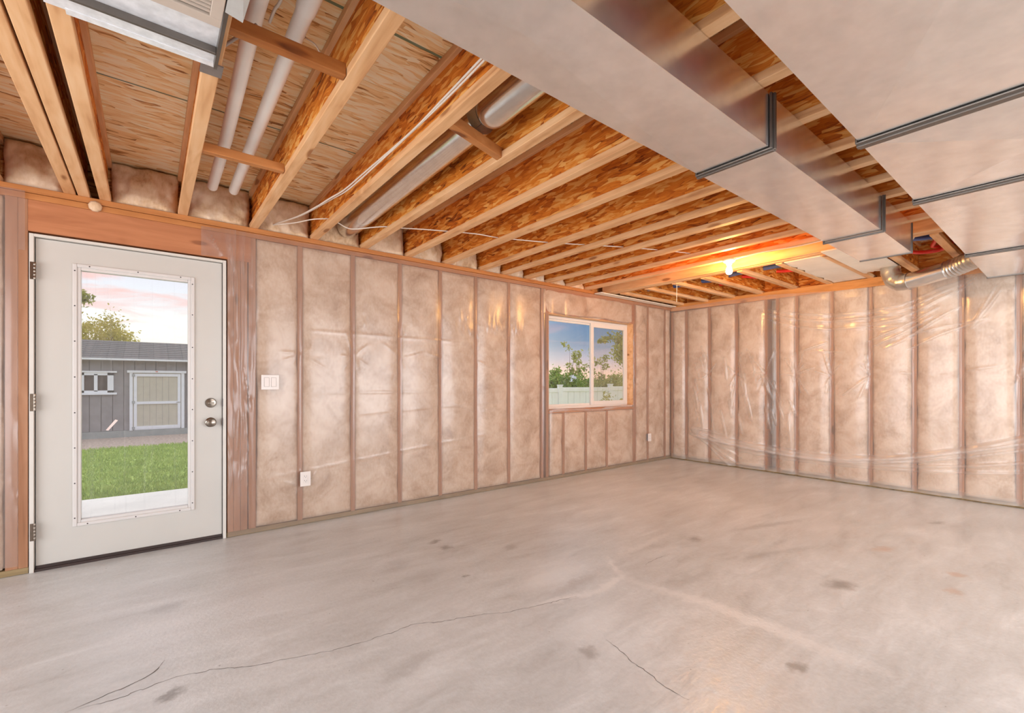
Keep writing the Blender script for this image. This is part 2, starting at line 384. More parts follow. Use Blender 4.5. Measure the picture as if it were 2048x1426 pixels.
def ribbon(pts, w):
    mb = MB(); P = []
    for i in range(len(pts)-1):
        a, b = Vector(pts[i]), Vector(pts[i+1]); n = max(2, int((b-a).length/.018))
        for k in range(n):
            q = a.lerp(b, k/n); P.append(q + Vector((random.gauss(0, .0035), random.gauss(0, .0035), 0)))
    P.append(Vector(pts[-1]))
    for i, p in enumerate(P):
        d = (P[min(i+1, len(P)-1)]-P[max(i-1, 0)]).normalized(); nrm = Vector((-d.y, d.x, 0)); ww = w*random.uniform(.35, 1.15)*(1 if 2 < i < len(P)-3 else .3)
        mb.v += [tuple(p+nrm*ww/2+Vector((0, 0, .0006))), tuple(p-nrm*ww/2+Vector((0, 0, .0006)))]
    mb.f = [(2*i, 2*i+1, 2*i+3, 2*i+2) for i in range(len(P)-1)]
    return mb
for pts, w in [([(-.239,2.272,0),(-.161,2.296,0),(-.062,2.325,0),(.015,2.362,0),(.049,2.442,0)], .005),
               ([(-.199,2.266,0),(-.089,2.256,0),(-.016,2.266,0),(.078,2.272,0),(.193,2.242,0),(.326,2.166,0),(.433,2.134,0),(.543,2.096,0),(.661,2.065,0),(.791,2.048,0),(1.016,2.047,0),(1.145,1.98,0),(1.315,1.921,0),(1.453,1.85,0),(1.652,1.801,0),(1.85,1.76,0)], .0032),
               ([(1.646,1.37,0),(1.621,1.28,0),(1.596,1.194,0),(1.588,1.103,0),(1.563,1.018,0),(1.572,.923,0)], .003),
               ([(2.514,1.784,0),(2.652,1.803,0),(2.811,1.792,0)], .003)]:
    obj('crack', ribbon(pts, w), CRACK, floor)

# ------------------------------------------------------------------ walls: sheathing, plates, studs
DX0, DX1, DZ = -.592, .457, 2.112            # door opening
WX0, WX1, WZ0, WZ1 = 3.80, 5.46, .845, 2.03  # window opening
wl = MB()
for x0, x1, z0, z1 in [(-3.4, DX0, -.1, 2.72), (DX0, DX1, DZ, 2.72), (DX1, WX0, -.1, 2.72), (WX0, WX1, -.1, WZ0), (WX0, WX1, WZ1, 2.72), (WX1, WB+.2, -.1, 2.72)]:
    wl.box(x0, x1, WA+.145, WA+.175, z0, z1)
wall_left = struct(obj('wall_left', wl, RIMBRD, org=(0, WA+.15, 0)))
wall_right = struct(obj('wall_right', B(WB+.145, WB+.175, -3.4, WA+.175, -.1, 2.72), CONCW, org=(WB+.15, 0, 0)))
SH = .14
def studA(x, z0=.038, z1=2.32, w=.038, mat=None, name='stud'): return obj(name, B(x-w/2, x+w/2, WA, WA+SH, z0, z1), mat or STUDW, wall_left, bevel=.002)
for x in (-3.0, -2.5, -2.05, -1.62, -1.18): studA(x)
studA(-.664, w=.054); studA(-.615, w=.042)
for x, w in ((.481, .04), (.525, .044), (.572, .046), (.628, .05)): studA(x, w=w)
for x in (.979, 1.42, 1.869, 2.308, 2.741, 3.19, 3.70, 5.51, 5.824, 6.265): studA(x)
for x in (WX0-.02, WX1+.02): studA(x, .038, WZ1)
for x in (4.057, 4.469, 4.889): studA(x, .038, WZ0-.04)
obj('window_sill_plate', B(WX0, WX1, WA, WA+SH, WZ0-.038, WZ0-.001), PLATEW, wall_left, bevel=.002)
obj('window_header', B(WX0-.04, WX1+.04, WA+.002, WA+SH, WZ1, 2.32), HEADER, wall_left)
for x0, x1 in ((-3.2, DX0), (DX1, WB)):
    obj('bottom_plate', B(x0, x1, WA-.002, WA+SH, 0.001, .038), SILLW, wall_left, bevel=.002)
for z0, z1 in ((2.321, 2.360), (2.362, ZC)):
    obj('top_plate', B(-3.2, WB+.14, WA-(.004 if z0 > 2.33 else 0), WA+SH, z0, z1), PLATEW, wall_left, bevel=.003)
obj('door_header', B(-.594, .62, WA-.003, WA+SH, DZ+.012, 2.320), HEADER, wall_left, bevel=.003)
BY = [4.06, 3.815, 3.448, 3.053, 2.662, 2.52, 2.295, 1.914, 1.537, 1.157, .792, .403, .0, -.4, -.8, -1.6, -2.4]
for y in BY: obj('stud', B(WB, WB+SH, y-.019, y+.019, .038, 2.29), STUDW, wall_right, bevel=.002)
obj('bottom_plate', B(WB-.002, WB+SH, -3.2, WA, .001, .038), SILLW, wall_right, bevel=.002)
mb = MB(); mb.v = [(x, y, (2.365 if y > 0 else 2.19)+dz) for dz in (-.045, 0) for x, y in ((WB-.003, -3.2), (WB+SH, -3.2), (WB+SH, WA), (WB-.003, WA))]
mb.f = [(0,3,2,1),(4,5,6,7),(0,1,5,4),(1,2,6,5),(2,3,7,6),(3,0,4,7)]
mb.v = [(x, y, 2.355+dz-(WA-max(y, .2))*.022) for dz in (-.05, 0) for x, y in ((WB-.003, -3.2), (WB+SH, -3.2), (WB+SH, WA), (WB-.003, WA))]
obj('top_plate', mb, PLATEY, wall_right)
mb2 = MB(); mb2.v = [(x, y, z+.049) for x, y, z in mb.v]; mb2.f = list(mb.f)
obj('top_plate', mb2, PLATEY, wall_right)
# room shell behind the camera
PLAST = plain('rear_wall_board', (.62, .55, .48), .8, var=.06, scale=2)
wb = MB()
wb.box(-3.4, -3.25, -3.4, -2.35, 0, 2.72).box(-3.4, -3.25, 3.15, WA+.17, 0, 2.72).box(-3.4, -3.25, -2.35, 3.15, 2.15, 2.72).box(-3.4, -3.25, -2.35, 3.15, 0, .14)
struct(obj('wall_back', wb, PLAST))
wb = MB().box(-3.4, 1.28, -3.4, -3.25, 0, 2.72).box(5.92, WB+.2, -3.4, -3.25, 0, 2.72).box(1.28, 5.92, -3.4, -3.25, 2.15, 2.72).box(1.28, 5.92, -3.4, -3.25, 0, .14)
struct(obj('wall_front', wb, PLAST))

# ------------------------------------------------------------------ ceiling: subfloor panels, I-joists, beam
ceiling = struct(empty('ceiling', (0, 0, ZS)))
ys = [4.24, 2.256, 1.037, -.18, -1.4, -2.62, -3.4]
for i in range(len(ys)-1):
    xs = [-3.4, -.9 + (i % 2)*1.22, 1.54+(i % 2)*1.22, 3.98+(i % 2)*1.0, WB+.2]
    for j in range(4):
        obj('subfloor_panel', B(xs[j]+.001, xs[j+1]-.001, ys[i+1]+.0015, ys[i]-.0015, ZS, ZS+.02), OSB_SUB, ceiling, org=(0, 0, ZS))
Y0, Y1 = -3.2, 4.20
JL = [-2.95, -2.5, -2.05, -1.6, -1.18, -.765, -.436, -.368, -.264, .157, .613, 1.065, 1.493, 1.931, 2.36, 2.792, 3.105, 3.442, 3.772, 4.118, 4.469]
web0 = fl0 = ft0 = None
for x in JL:
    c = x+.029
    if web0 is None:
        web0 = obj('joist', B(c-.006, c+.006, Y0, Y1, ZC+.03, ZS-.028), OSB_WEB, ceiling)
        fl0 = obj('bottom_flange', B(c-.029, c+.029, Y0, Y1, ZC, ZC+.038), FLANGE, web0, bevel=.003)
        ft0 = obj('top_flange', B(c-.029, c+.029, Y0, Y1, ZS-.038, ZS-.0005), FLANGE, web0, bevel=.003)
    else:
        w = inst(web0, (c, (Y0+Y1)/2, ZC+.03), ceiling)
        inst(fl0, (c, (Y0+Y1)/2, ZC), w); inst(ft0, (c, (Y0+Y1)/2, ZS-.038), w)
beam = obj('beam', B(4.815, 4.875, -3.2, 4.10, 2.385, ZS-.001), FLANGE, ceiling, bevel=.003)
obj('beam', B(4.878, 4.945, -3.2, 4.10, 2.382, ZS-.001), FLANGE, ceiling, bevel=.003)
# short joists from the beam to the right wall
XS0, XS1 = 4.947, WB+.13
sj = None
for y in (3.88, 3.49, 3.10, 2.73, 2.32, 1.93, 1.535, 1.15, .77, .39, 0, -.4, -.8):
    zb = 2.372
    if sj is None:
        sj = obj('joist', B(XS0, XS1, y-.006, y+.006, zb+.03, ZS-.028), OSB_WEBX, ceiling)
        sb = obj('bottom_flange', B(XS0, XS1, y-.029, y+.029, zb, zb+.038), FLANGEX, sj, bevel=.003)
        st = obj('top_flange', B(XS0, XS1, y-.029, y+.029, ZS-.038, ZS-.0005), FLANGEX, sj, bevel=.003)
    else:
        w = inst(sj, ((XS0+XS1)/2, y, zb+.03), ceiling); inst(sb, ((XS0+XS1)/2, y, zb), w); inst(st, ((XS0+XS1)/2, y, ZS-.038), w)
# blocking between joists
obj('blocking', B(.188, .611, 1.832, 1.872, 2.401, 2.452), BLOCKD, ceiling, bevel=.003)
obj('blocking', B(.188, .611, 2.895, 2.935, 2.405, 2.452), PLATEW, ceiling, bevel=.003)
mb = MB().poly([(1.10, 1.858, 2.402), (1.50, 1.975, 2.402), (1.50, 2.02, 2.402), (1.10, 1.903, 2.402)], (0, 0, .055)); obj('blocking', mb, PLATEW, ceiling, bevel=.003)
obj('rim_board', B(-3.2, WB+.13, WA+.125, WA+.144, ZC, ZS), RIMBRD, wall_left)
obj('rim_board', B(WB+.125, WB+.144, -3.2, WA+.12, 2.40, ZS), OSB_WEB, wall_right)

# ------------------------------------------------------------------ insulation batts
def batt(frame, s0, s1, z0, z1, bul=.013, seed=0, sz=.03, edge=3.0, amp=.012, fz=1.0):
    ns = max(10, int((s1-s0)/(.02 if fz == 1 else .012))); nz = max(12, int((z1-z0)/sz))
    S, Z = np.meshgrid(np.linspace(0, 1, ns), np.linspace(0, 1, nz), indexing='ij')
    s = s0+(s1-s0)*S; z = z0+(z1-z0)*Z
    xi = 2*S-1; zi = 2*Z-1
    wob = 1 + .25*fbm(S*0+seed*3.1, z*3, seed+9)
    h = bul*(1-np.abs(xi)**edge*1.5*wob)*(1-.8*np.abs(zi)**14) + amp*fbm(s*4.5*fz, z*3.2*fz, seed, 4) - .004
    sj_ = s + (.034*fbm(z*4.5, S*0+seed*2.3+(xi > 0)*7, seed+3, 4)-.003*np.sign(xi))*np.abs(xi)**2*(1 if fz == 1 else .4)
    v = np.array(frame(sj_.ravel(), z.ravel(), h.ravel())).T
    f = gridfaces(ns, nz)
    # body behind the face
    ring = [i*nz for i in range(ns)] + [(ns-1)*nz+j for j in range(1, nz)] + [i*nz+nz-1 for i in range(ns-2, -1, -1)] + [j for j in range(nz-2, 0, -1)]
    n0 = len(v); rb = np.array(frame(sj_.ravel()[ring], z.ravel()[ring], np.full(len(ring), -.10))).T
    v = np.vstack([v, rb]); k = len(ring)
    q = np.array([(ring[i], n0+i, n0+(i+1) % k, ring[(i+1) % k]) for i in range(k)])
    f = np.vstack([f, q])
    return v, (f[:, ::-1] if frame is fB else f)
fA = lambda s, z, h: (s, WA-h, z)
fB = lambda s, z, h: (WB-h, s, z)
ordn = ['first', 'second', 'third', 'fourth', 'fifth', 'sixth', 'seventh', 'eighth', 'ninth', 'tenth', 'eleventh', 'twelfth', 'thirteenth', 'fourteenth']
def mkbatt(frame, a, label, group, **k):
    v, f = batt(frame, *a, **k); return tag(obj('insulation_batt', (v, f), BATT, smooth=True), label, 'insulation', group)
GA, GB = 'fibreglass batts in the door wall', 'fibreglass batts in the far right wall'
mkbatt(fA, (-1.15, -.70, .045, 2.315), 'tan fibreglass batt at the left edge, left of the hinge-side studs', GA, seed=1)
for i, (a, b) in enumerate([(.660, .964), (.994, 1.405), (1.435, 1.854), (1.884, 2.293), (2.323, 2.726), (2.756, 3.175), (3.205, 3.672)]):
    mkbatt(fA, (a, b, .045, 2.315), 'tall tan fibreglass batt under film, %s stud bay right of the door' % ordn[i], GA, seed=10+i)
for i, (a, b) in enumerate([(3.825, 4.043), (4.071, 4.455), (4.483, 4.875), (4.903, 5.475)]):
    mkbatt(fA, (a, b, .045, WZ0-.045), 'short tan fibreglass batt below the window, %s from the left' % ordn[i], GA, seed=20+i)
for i, (a, b) in enumerate([(5.535, 5.81), (5.838, 6.251), (6.279, 6.412)]):
    mkbatt(fA, (a, b, .045, 2.315), ['narrow tan batt just right of the window, left of the small outlet', 'tan batt on the window wall, last full bay before the corner', 'thin sliver of tan batt in the corner of the window wall'][i], GA, seed=30+i)
mkbatt(fA, (3.722, 5.490, 2.034, 2.318), 'low wide tan insulation strip above the window', GA, seed=34, bul=.006, amp=.008, edge=16)
k = 0
for i in range(len(BY)-4):
    a, b = BY[i+1]+.019, BY[i]-.019
    if b-a < .12 or b < .0: continue
    mkbatt(fB, (a, b, .045, 2.285), 'pale fibreglass batt under loose film on the right wall, %s bay from the corner' % ordn[k], GB, seed=50+i, bul=.017); k += 1
# rim batts stuffed between the joist ends
rimg = 'fibreglass stuffed between joist ends above the door wall'
bays = [(-.70, -.44), (-.20, .155), (.22, .61), (.68, 1.06), (1.13, 1.49), (1.556, 1.93), (1.994, 2.355), (2.42, 2.79), (2.853, 3.10), (3.167, 3.44), (3.505, 3.77), (3.835, 4.115), (4.18, 4.465)]
for i, (a, b) in enumerate(bays):
    fr = lambda s, z, h: (s, WA+.045-h*1.0-(z-2.40)*-.05, z)
    v, f = batt(fr, a-.008, b+.008, 2.40, 2.69, bul=.035, seed=80+i, sz=.012, edge=8, amp=.10, fz=2.6)
    tag(obj('rim_insulation', (v, f), RIMB, smooth=True), 'lumpy brown-pink fibreglass between joist ends on the top plate, %s joist bay from the left' % ordn[i], 'insulation', rimg)
tag(obj('insulation_tuft', MB().lathe((-.285, WA-.008, 2.345), (.1, -1, -.1), [(.03, 0), (.036, .006), (.028, .014), (.01, .02)], 9), RIMB, smooth=True), 'small round paper-like tuft stuck on the top plate above the door', 'insulation')

# ------------------------------------------------------------------ vapour barrier film
def lin(breaks, step):
    o = []
    for a, b in zip(breaks[:-1], breaks[1:]):
        n = max(1, int(round((b-a)/step))); o += list(np.linspace(a, b, n, endpoint=False))
    return np.array(o+[breaks[-1]])
def env(s, studs, d):
    e = np.zeros_like(s); st = sorted(studs)
    for a, b in zip(st[:-1], st[1:]):
        m = (s >= a) & (s <= b); w = b-a
        xi = (2*(s[m]-a)/w-1); e[m] = min(d, w*.12)*(1-np.abs(xi)**3.2)
    return e
def segs(S, Z, L):
    h = np.zeros_like(S)
    for (s0, z0, s1, z1, w, a) in L:
        x0, x1 = min(s0, s1)-4*w, max(s0, s1)+4*w; y0, y1 = min(z0, z1)-4*w, max(z0, z1)+4*w
        m = (S > x0) & (S < x1) & (Z > y0) & (Z < y1)
        if not m.any(): continue
        ds, dz = s1-s0, z1-z0; l2 = ds*ds+dz*dz
        tt = np.clip(((S[m]-s0)*ds+(Z[m]-z0)*dz)/l2, 0, 1)
        d = np.hypot(S[m]-s0-tt*ds, Z[m]-z0-tt*dz)
        h[m] += a*np.exp(-d/w)*(np.sin(PI*np.clip(tt*.9+.08, 0, 1))**.6)
    return h
def star(c, zc, n, L, w=.006, a=.008, up=None):
    o = []
    for i in range(n):
        an = random.uniform(0, 2*PI) if up is None else random.choice((PI/2, -PI/2))+random.gauss(0, .45)
        l = L*random.uniform(.4, 1.2); r0 = .015
        o.append((c+r0*math.cos(an), zc+r0*math.sin(an), c+l*math.cos(an), zc+l*math.sin(an), w*random.uniform(.7, 1.4), a*random.uniform(.5, 1.2)*random.choice((1, 1, -.6))))
    return o
FOLD = [None]
def film(name, frame, sb, zb, hf, keep, topz, mat, step=.0125):
    s = lin(sb, step); z = lin(zb, step); S, Z = np.meshgrid(s, z, indexing='ij')
    FOLD[0] = np.zeros_like(S); H = hf(S, Z); Zw = Z*topz(S)/zb[-1] if topz else Z
    v = np.array(frame(S.ravel(), Zw.ravel(), H.ravel())).T
    f = gridfaces(len(s), len(z))
    cs = (S[:-1, :-1]+S[1:, 1:])/2; cz = (Z[:-1, :-1]+Z[1:, 1:])/2
    f = f[keep(cs, cz).ravel()]
    if frame is fB: f = f[:, ::-1]
    used = np.unique(f); mp = -np.ones(len(v), int); mp[used] = np.arange(len(used))
    o = obj(name, (v[used], mp[f]), mat, smooth=True, org=None)
    at = o.data.attributes.new('fold', 'FLOAT', 'POINT'); at.data.foreach_set('value', FOLD[0].ravel()[used].astype(np.float32))
    return o
ST_A = [.30, .46, .545, .63, .979, 1.42, 1.869, 2.308, 2.741, 3.19, 3.68, 3.80, 4.057, 4.469, 4.889, 5.46, 5.53, 5.824, 6.265, 6.415]
LA = []
for _ in range(26):                                 # crumpled vertical wrinkles beside the door
    s0 = random.uniform(.47, .66); z0 = random.uniform(.1, 2.0); l = random.uniform(.15, .6)
    LA.append((s0, z0, s0+random.gauss(0, .03), z0+l, random.uniform(.004, .009), random.uniform(.006, .015)))
LA += [(.31, 2.30, .44, 2.14, .008, .012), (.35, 2.31, .40, 2.2, .006, .01), (.46, 2.31, .50, 2.05, .008, .012)]
for c0, z0, n in ((2.60, 1.78, 14), (3.05, 1.80, 14), (3.28, 1.78, 8), (1.78, 1.78, 6)):       # bright little vertical crinkles catching the bulb
    for _ in range(n):
        s0 = c0+random.gauss(0, .11); zz = z0+random.gauss(0, .05); l = random.uniform(.08, .2)
        LA.append((s0, zz-l/2, s0+random.gauss(0, .02), zz+l/2, .004, random.uniform(.005, .010)))
for x in (.979, 1.42, 1.869, 2.308, 2.741, 3.19): LA += star(x, 1.42, 7, .22, .005, .006)
LA += star(1.0, .31, 6, .2, .005, .008) + star(2.75, .86, 3, .3) + star(3.76, 1.1, 6, .4, .006, .01) + star(5.52, 1.95, 4, .3)
LA += [(x, .9+.02*i, x+.42, .93+.02*i, .006, .004) for i, x in enumerate((1.45, 1.9, 2.33, 2.77))]
LA += [(1.0, 1.62, 2.7, 1.60, .006, .004), (1.0, 1.10, 3.3, 1.08, .006, .003), (.7, .42, 3.2, .66, .005, .004)]
def hA(S, Z):
    h = env(S, ST_A, .021)*(.35+.65*np.clip((2.33-Z)/.12, 0, 1)*np.clip((Z-.02)/.1, 0, 1)) + .007 + .010*np.clip(fbm(S*3, Z*1.6, 5)+.2, 0, 1) + .012*np.clip(1-(S-.46)/.22, 0, 1)*np.abs(fbm(S*14, Z*2.2, 8, 3))*4*(S > .45)
    c = segs(S, Z, LA); FOLD[0] = np.clip(c/.014, 0, 1)*.6
    return h + np.maximum(c, -.004)
keepA = lambda s, z: ~((s < .462) & (z < 2.135)) & ~((s > WX0) & (s < WX1) & (z > WZ0) & (z < WZ1))
topA = lambda s: 2.352 + .010*fbm(s*3, s*0+1, 3) - .012*(s < .42)
fl = film('plastic_sheet', fA, [.295, .462, WX0, WX1, 6.408], [.008, WZ0, WZ1, 2.135, 2.352], hA, keepA, lambda s: topA(s)/2.352*2.352, FILM)
tag(fl, 'clear plastic vapour barrier stretched over the studs from the door past the window', 'plastic sheet')
hL = lambda S, Z: .008+env(S, [-1.18, -.69, -.60], .028)+.006*(fbm(S*5, Z*1.3, 15, 2)+.5)+np.maximum(segs(S, Z, [(-.62, .3+.4*i, -.66+.02*i, .6+.4*i, .006, .01) for i in range(4)]), 0)
fl = film('plastic_sheet', fA, [-1.4, -.632, -.604], [.06, 2.21, 2.365], hL, lambda s, z: ~((s > -.632) & (z < 2.0)), None, FILM)
tag(fl, 'narrow strip of clear plastic film left of the door, over the hinge-side studs', 'plastic sheet')
# rolled film edge on the window sill and torn edge by the right reveal
pts = [(WX0+.005+i*(WX1-WX0-.02)/24, WA-.012-.008*math.sin(i*.5), WZ0-.012+.010*math.sin(i*.33+.3)+(.012 if i > 14 else 0)) for i in range(25)]
obj('film_roll', MB().tube(pts, [.011+.006*math.sin(i*.9) for i in range(25)], 8), FILMB, bpy.data.objects['plastic_sheet'], smooth=True)
pts = [(WX1+.012+.008*math.sin(i*1.7), WA-.006, WZ0+.25+i*.05) for i in range(17)]
obj('film_roll', MB().tube(pts, [.004+.005*abs(math.sin(i*1.3)) for i in range(17)], 6), FILMB, bpy.data.objects['plastic_sheet'], smooth=True)
pts = [(WX0+.02+i*.07, WA-.01-.006*math.sin(i*.8), WZ1+.012+.012*math.sin(i*.45+2)) for i in range(23)]
obj('film_roll', MB().tube(pts, [.005+.004*abs(math.sin(i*.7)) for i in range(23)], 6), FILM, bpy.data.objects['plastic_sheet'], smooth=True)
# right wall film
ST_B = [4.07, 3.815, 3.448, 3.053, 2.662, 2.52, 2.295, 1.914, 1.537, 1.157, .792, .403, 0, -.4, -.8]
LB = []
for y in (3.448, 3.053, 2.662, 2.295, 1.914, 1.537): LB += star(y, 1.31, 9, .30, .006, .012, up=1) + star(y, 1.31, 4, .18, .006, .005)
for y in (1.157, .792, .403): LB += star(y, 1.32, 3, .25, .006, .006)
for y in (3.45, 3.05, 2.66, 2.45):
    for _ in range(9):
        s0 = y+random.uniform(-.15, .25); z0 = random.uniform(.75, 1.75); l = random.uniform(.2, .45)
        LB.append((s0, z0, s0-random.uniform(.02, .10), z0-l, random.uniform(.005, .012), random.uniform(.006, .016)))
for i in range(6):                                  # long creases under the bulb side
    LB.append((2.0-.14*i, 2.04-.06*i, 1.15-.1*i+random.uniform(-.1, .1), 2.07-.05*i+random.uniform(-.02, .04), .005, .007))
for s0, z0, s1, z1 in [(1.55, 1.72, .95, 2.0), (1.5, 1.66, 1.0, 1.92), (1.4, 1.62, .85, 1.95), (1.25, 1.70, .8, 1.98), (1.2, 1.6, .6, 1.85), (.72, 1.75, .55, 2.15), (.70, 1.78, .52, 2.1), (2.2, 1.62, 1.95, 1.72), (2.1, 1.60, 1.80, 1.60), (.38, 1.5, .30, 2.05), (.42, 1.2, .34, 1.5)]:
    LB.append((s0, z0, s1, z1, .006, .014))
def hB(S, Z):
    h = env(S, ST_B, .032)*(.5+.5*np.clip((2.25-Z)/.15, 0, 1)) + .008 + .014*np.clip(fbm(S*2.6, Z*1.5, 25)+.2, 0, 1)
    # sagging folds across the bottom
    for k, (z0, c, w, a, q) in enumerate([(.280, .100, .012, .030, .9), (.262, .086, .009, .022, .7), (.300, .110, .018, .016, .5), (.235, .062, .010, .014, .35), (.20, .045, .012, .008, .2)]):
        zc = z0 + np.where(S > 2.2, .05+.012*k, c)*(S-2.2)**2 + .012*np.sin(S*2.1+k)
        r = np.exp(-np.abs(Z-zc)/w)*np.clip((3.75-S)/.3, 0, 1); h += a*r; FOLD[0] += r*q
    for i in range(5):                               # fan from the corner
        zc = .52 - (3.75-S)*(.14+.17*i); r = np.exp(-np.abs(Z-zc)/.009)*np.clip((3.72-S)/.1, 0, 1)*np.clip((S-3.15+.12*i)/.3, 0, 1); h += .012*r; FOLD[0] += r*.7
    for k, (z0, c) in enumerate([(2.06, .16), (1.98, .2), (1.88, .25)]):  # swag near the top
        zc = z0 + c*(S-1.85)**2; r = np.exp(-np.abs(Z-zc)/.012)*np.clip((2.75-S)/.3, 0, 1)*np.clip((S-.6)/.3, 0, 1); h += .008*r; FOLD[0] += r*.2
    c = segs(S, Z, LB); FOLD[0] = np.clip(FOLD[0]+np.clip(c/.016, 0, 1)*.7, 0, 1)
    FOLD[0] = np.maximum(FOLD[0], .5*(Z < .10)*(1-Z/.10))
    return h + np.maximum(c, -.004)
topB = lambda s: np.where(s > 2.6, 2.352, np.where(s > 1.25, 2.352-.075*np.sin(np.clip((2.6-s)/1.35, 0, 1)*PI/2), 2.277+.06*np.clip((1.25-s)/.3, 0, 1))) - .02*np.clip((WA-s)/3, 0, 1)
fl = film('plastic_sheet', fB, [-.8, 4.072], [.02, 2.352], hB, lambda s, z: s > -9, topB, FILMB)
tag(fl, 'loose wrinkled clear plastic vapour barrier sagging across the far right wall', 'plastic sheet')

# ------------------------------------------------------------------ door
door = struct(empty('door_1', (-.07, WA+.03, 0)))
jm = MB().box(DX0+.004, -.567, WA-.012, WA+.13, 0, DZ-.002).box(.432, DX1-.004, WA-.012, WA+.13, 0, DZ-.002).box(-.567, .432, WA-.012, WA+.13, 2.092, DZ-.002)
jm.box(-.567, -.550, WA+.062, WA+.08, .03, 2.092).box(.415, .432, WA+.062, WA+.08, .03, 2.092).box(-.55, .415, WA+.062, WA+.08, 2.075, 2.092)
obj('door_frame', jm, JAMB, door, bevel=.002)
SX0, SX1, SZ0, SZ1, SY0, SY1 = -.562, .427, .032, 2.088, WA+.015, WA+.058
GX0, GX1, GZ0, GZ1 = -.360, .218, .287, 1.919
LX0, LX1, LZ0, LZ1 = -.395, .257, .246, 1.957
sl = MB().box(SX0, LX0+.01, SY0, SY1, SZ0, SZ1).box(LX1-.01, SX1, SY0, SY1, SZ0, SZ1).box(LX0+.01, LX1-.01, SY0, SY1, SZ0, LZ0+.01).box(LX0+.01, LX1-.01, SY0, SY1, LZ1-.01, SZ1)
obj('door_slab', sl, DOORP, door)
def ring(x0, x1, z0, z1, w, y0, y1): return MB().box(x0, x0+w, y0, y1, z0, z1).box(x1-w, x1, y0, y1, z0, z1).box(x0+w, x1-w, y0, y1, z0, z0+w).box(x0+w, x1-w, y0, y1, z1-w, z1)
lf = obj('lite_frame', ring(LX0, LX1, LZ0, LZ1, .022, SY0-.010, SY1+.01), LITE, door, bevel=.004)
obj('lite_bead', ring(LX0+.020, LX1-.020, LZ0+.020, LZ1-.020, .020, SY0-.003, SY1+.004), LITE, lf, bevel=.004)
sc0 = None
scr = [(-.384, z) for z in (1.91, 1.682, 1.452, 1.219, .987, .758, .528, .302)] + [(.243, z) for z in (1.905, 1.68, 1.441, 1.211, .985, .756, .528, .3)] + [(x, 1.946) for x in (-.313, -.066, .173)] + [(x, .257) for x in (-.323, -.078, .168)]
for x, z in scr:
    if sc0 is None: sc0 = obj('screw', MB().lathe((x, SY0-.0098, z), (0, -1, 0), [(.0042, 0), (.0042, .001), (.002, .0016)], 8), SCREW, lf, org=(x, SY0-.0098, z))
    else: inst(sc0, (x, SY0-.0098, z), lf)
gp = obj('glass_pane', B(GX0-.015, GX1+.015, WA+.034, WA+.038, GZ0-.015, GZ1+.015), GLASS, door)
obj('tape_residue', MB().poly([(-.235, WA+.0335, .862), (-.222, WA+.0335, .858), (-.172, WA+.0335, .925), (-.186, WA+.0335, .932)], (0, -.0005, 0)), plain('tape_pink', (.75, .6, .55), .6), gp)
h0 = None
for z0, z1 in ((1.824, 1.932), (1.005, 1.111), (.199, .305)):
    h = MB().box(-.584, -.566, WA-.0135, WA-.011, z0, z1)
    if h0 is None:
        h0 = obj('hinge', h, NICKEL, door, org=(-.575, WA-.012, z0))
        kn = MB()
        for i in range(5): kn.lathe((-.563, WA-.015, z0+.001+i*.0214), (0, 0, 1), [(.0062, 0), (.0068, .002), (.0068, .018), (.0062, .0205)], 10)
        k0 = obj('hinge_barrel', kn, NICKEL, h0, smooth=40, org=(-.563, WA-.015, z0))
    else:
        hh = inst(h0, (-.575, WA-.012, z0), door); inst(k0, (-.563, WA-.015, z0), hh)
db = obj('deadbolt', MB().lathe((.356, SY0, 1.031), (0, -1, 0), [(.036, 0), (.036, .006), (.031, .014), (.015, .017), (.001, .018)], 28), NICKEL, door, smooth=40)
obj('thumb_turn', B(.336, .376, SY0-.034, SY0-.016, 1.026, 1.036), NICKEL, db, bevel=.003)
kb = obj('door_knob', MB().lathe((.356, SY0, .885), (0, -1, 0), [(.036, 0), (.036, .004), (.030, .010), (.014, .014), (.013, .032), (.022, .038), (.030, .048), (.031, .056), (.027, .064), (.012, .069), (.001, .070)], 28), NICKEL, door, smooth=40)
for z in (1.031, .885): obj('strike_plate', B(.4275, .4318, WA-.0122, WA+.012, z-.03, z+.03), SCREW, door)
obj('door_sweep', MB().box(SX0, SX1, SY0-.006, SY1, .012, .034), DARKRUB, door)
obj('threshold', MB().box(-.567, .432, WA-.004, WA+.16, .001, .016), DARKRUB, door)

# ------------------------------------------------------------------ window
win = struct(empty('window_1', ((WX0+WX1)/2, WA+.12, WZ0)))
for b in ((WX0, WX0+.004, WA, WA+.14, WZ0, WZ1), (WX1-.004, WX1, WA, WA+.14, WZ0, WZ1), (WX0+.004, WX1-.004, WA, WA+.14, WZ1-.004, WZ1)):
    obj('jamb_liner', B(*b), FLANGEX, win)
FY = WA+.095
wf = MB(); x0, x1, z0, z1 = WX0+.006, WX1-.006, WZ0+.004, WZ1-.006
for w, ya, yb in ((.035, FY, FY+.05),): wf = ring(x0, x1, z0, z1, w, ya, yb)
obj('window_frame', wf, VINYL, win, bevel=.003)
xm = 4.70
def sash(xa, xb, w, ya, yb, glass, nm):
    s = obj(nm, ring(xa, xb, z0+.030, z1-.030, w, ya, yb), VINYL, win, bevel=.003)
    obj('pane', B(xa+w-.006, xb-w+.006, (ya+yb)/2-.002, (ya+yb)/2+.002, z0+.03+w-.006, z1-.03-w+.006), glass, s)
    return s
sash(x0+.03, xm+.02, .030, FY+.026, FY+.048, WGLASS, 'fixed_sash')
s2 = sash(xm-.03, x1-.025, .055, FY-.004, FY+.022, WGLASS2, 'sliding_sash')
obj('sash_latch', B(xm-.02, xm+.002, FY-.012, FY-.004, 1.35, 1.45), VINYL, s2, bevel=.002)
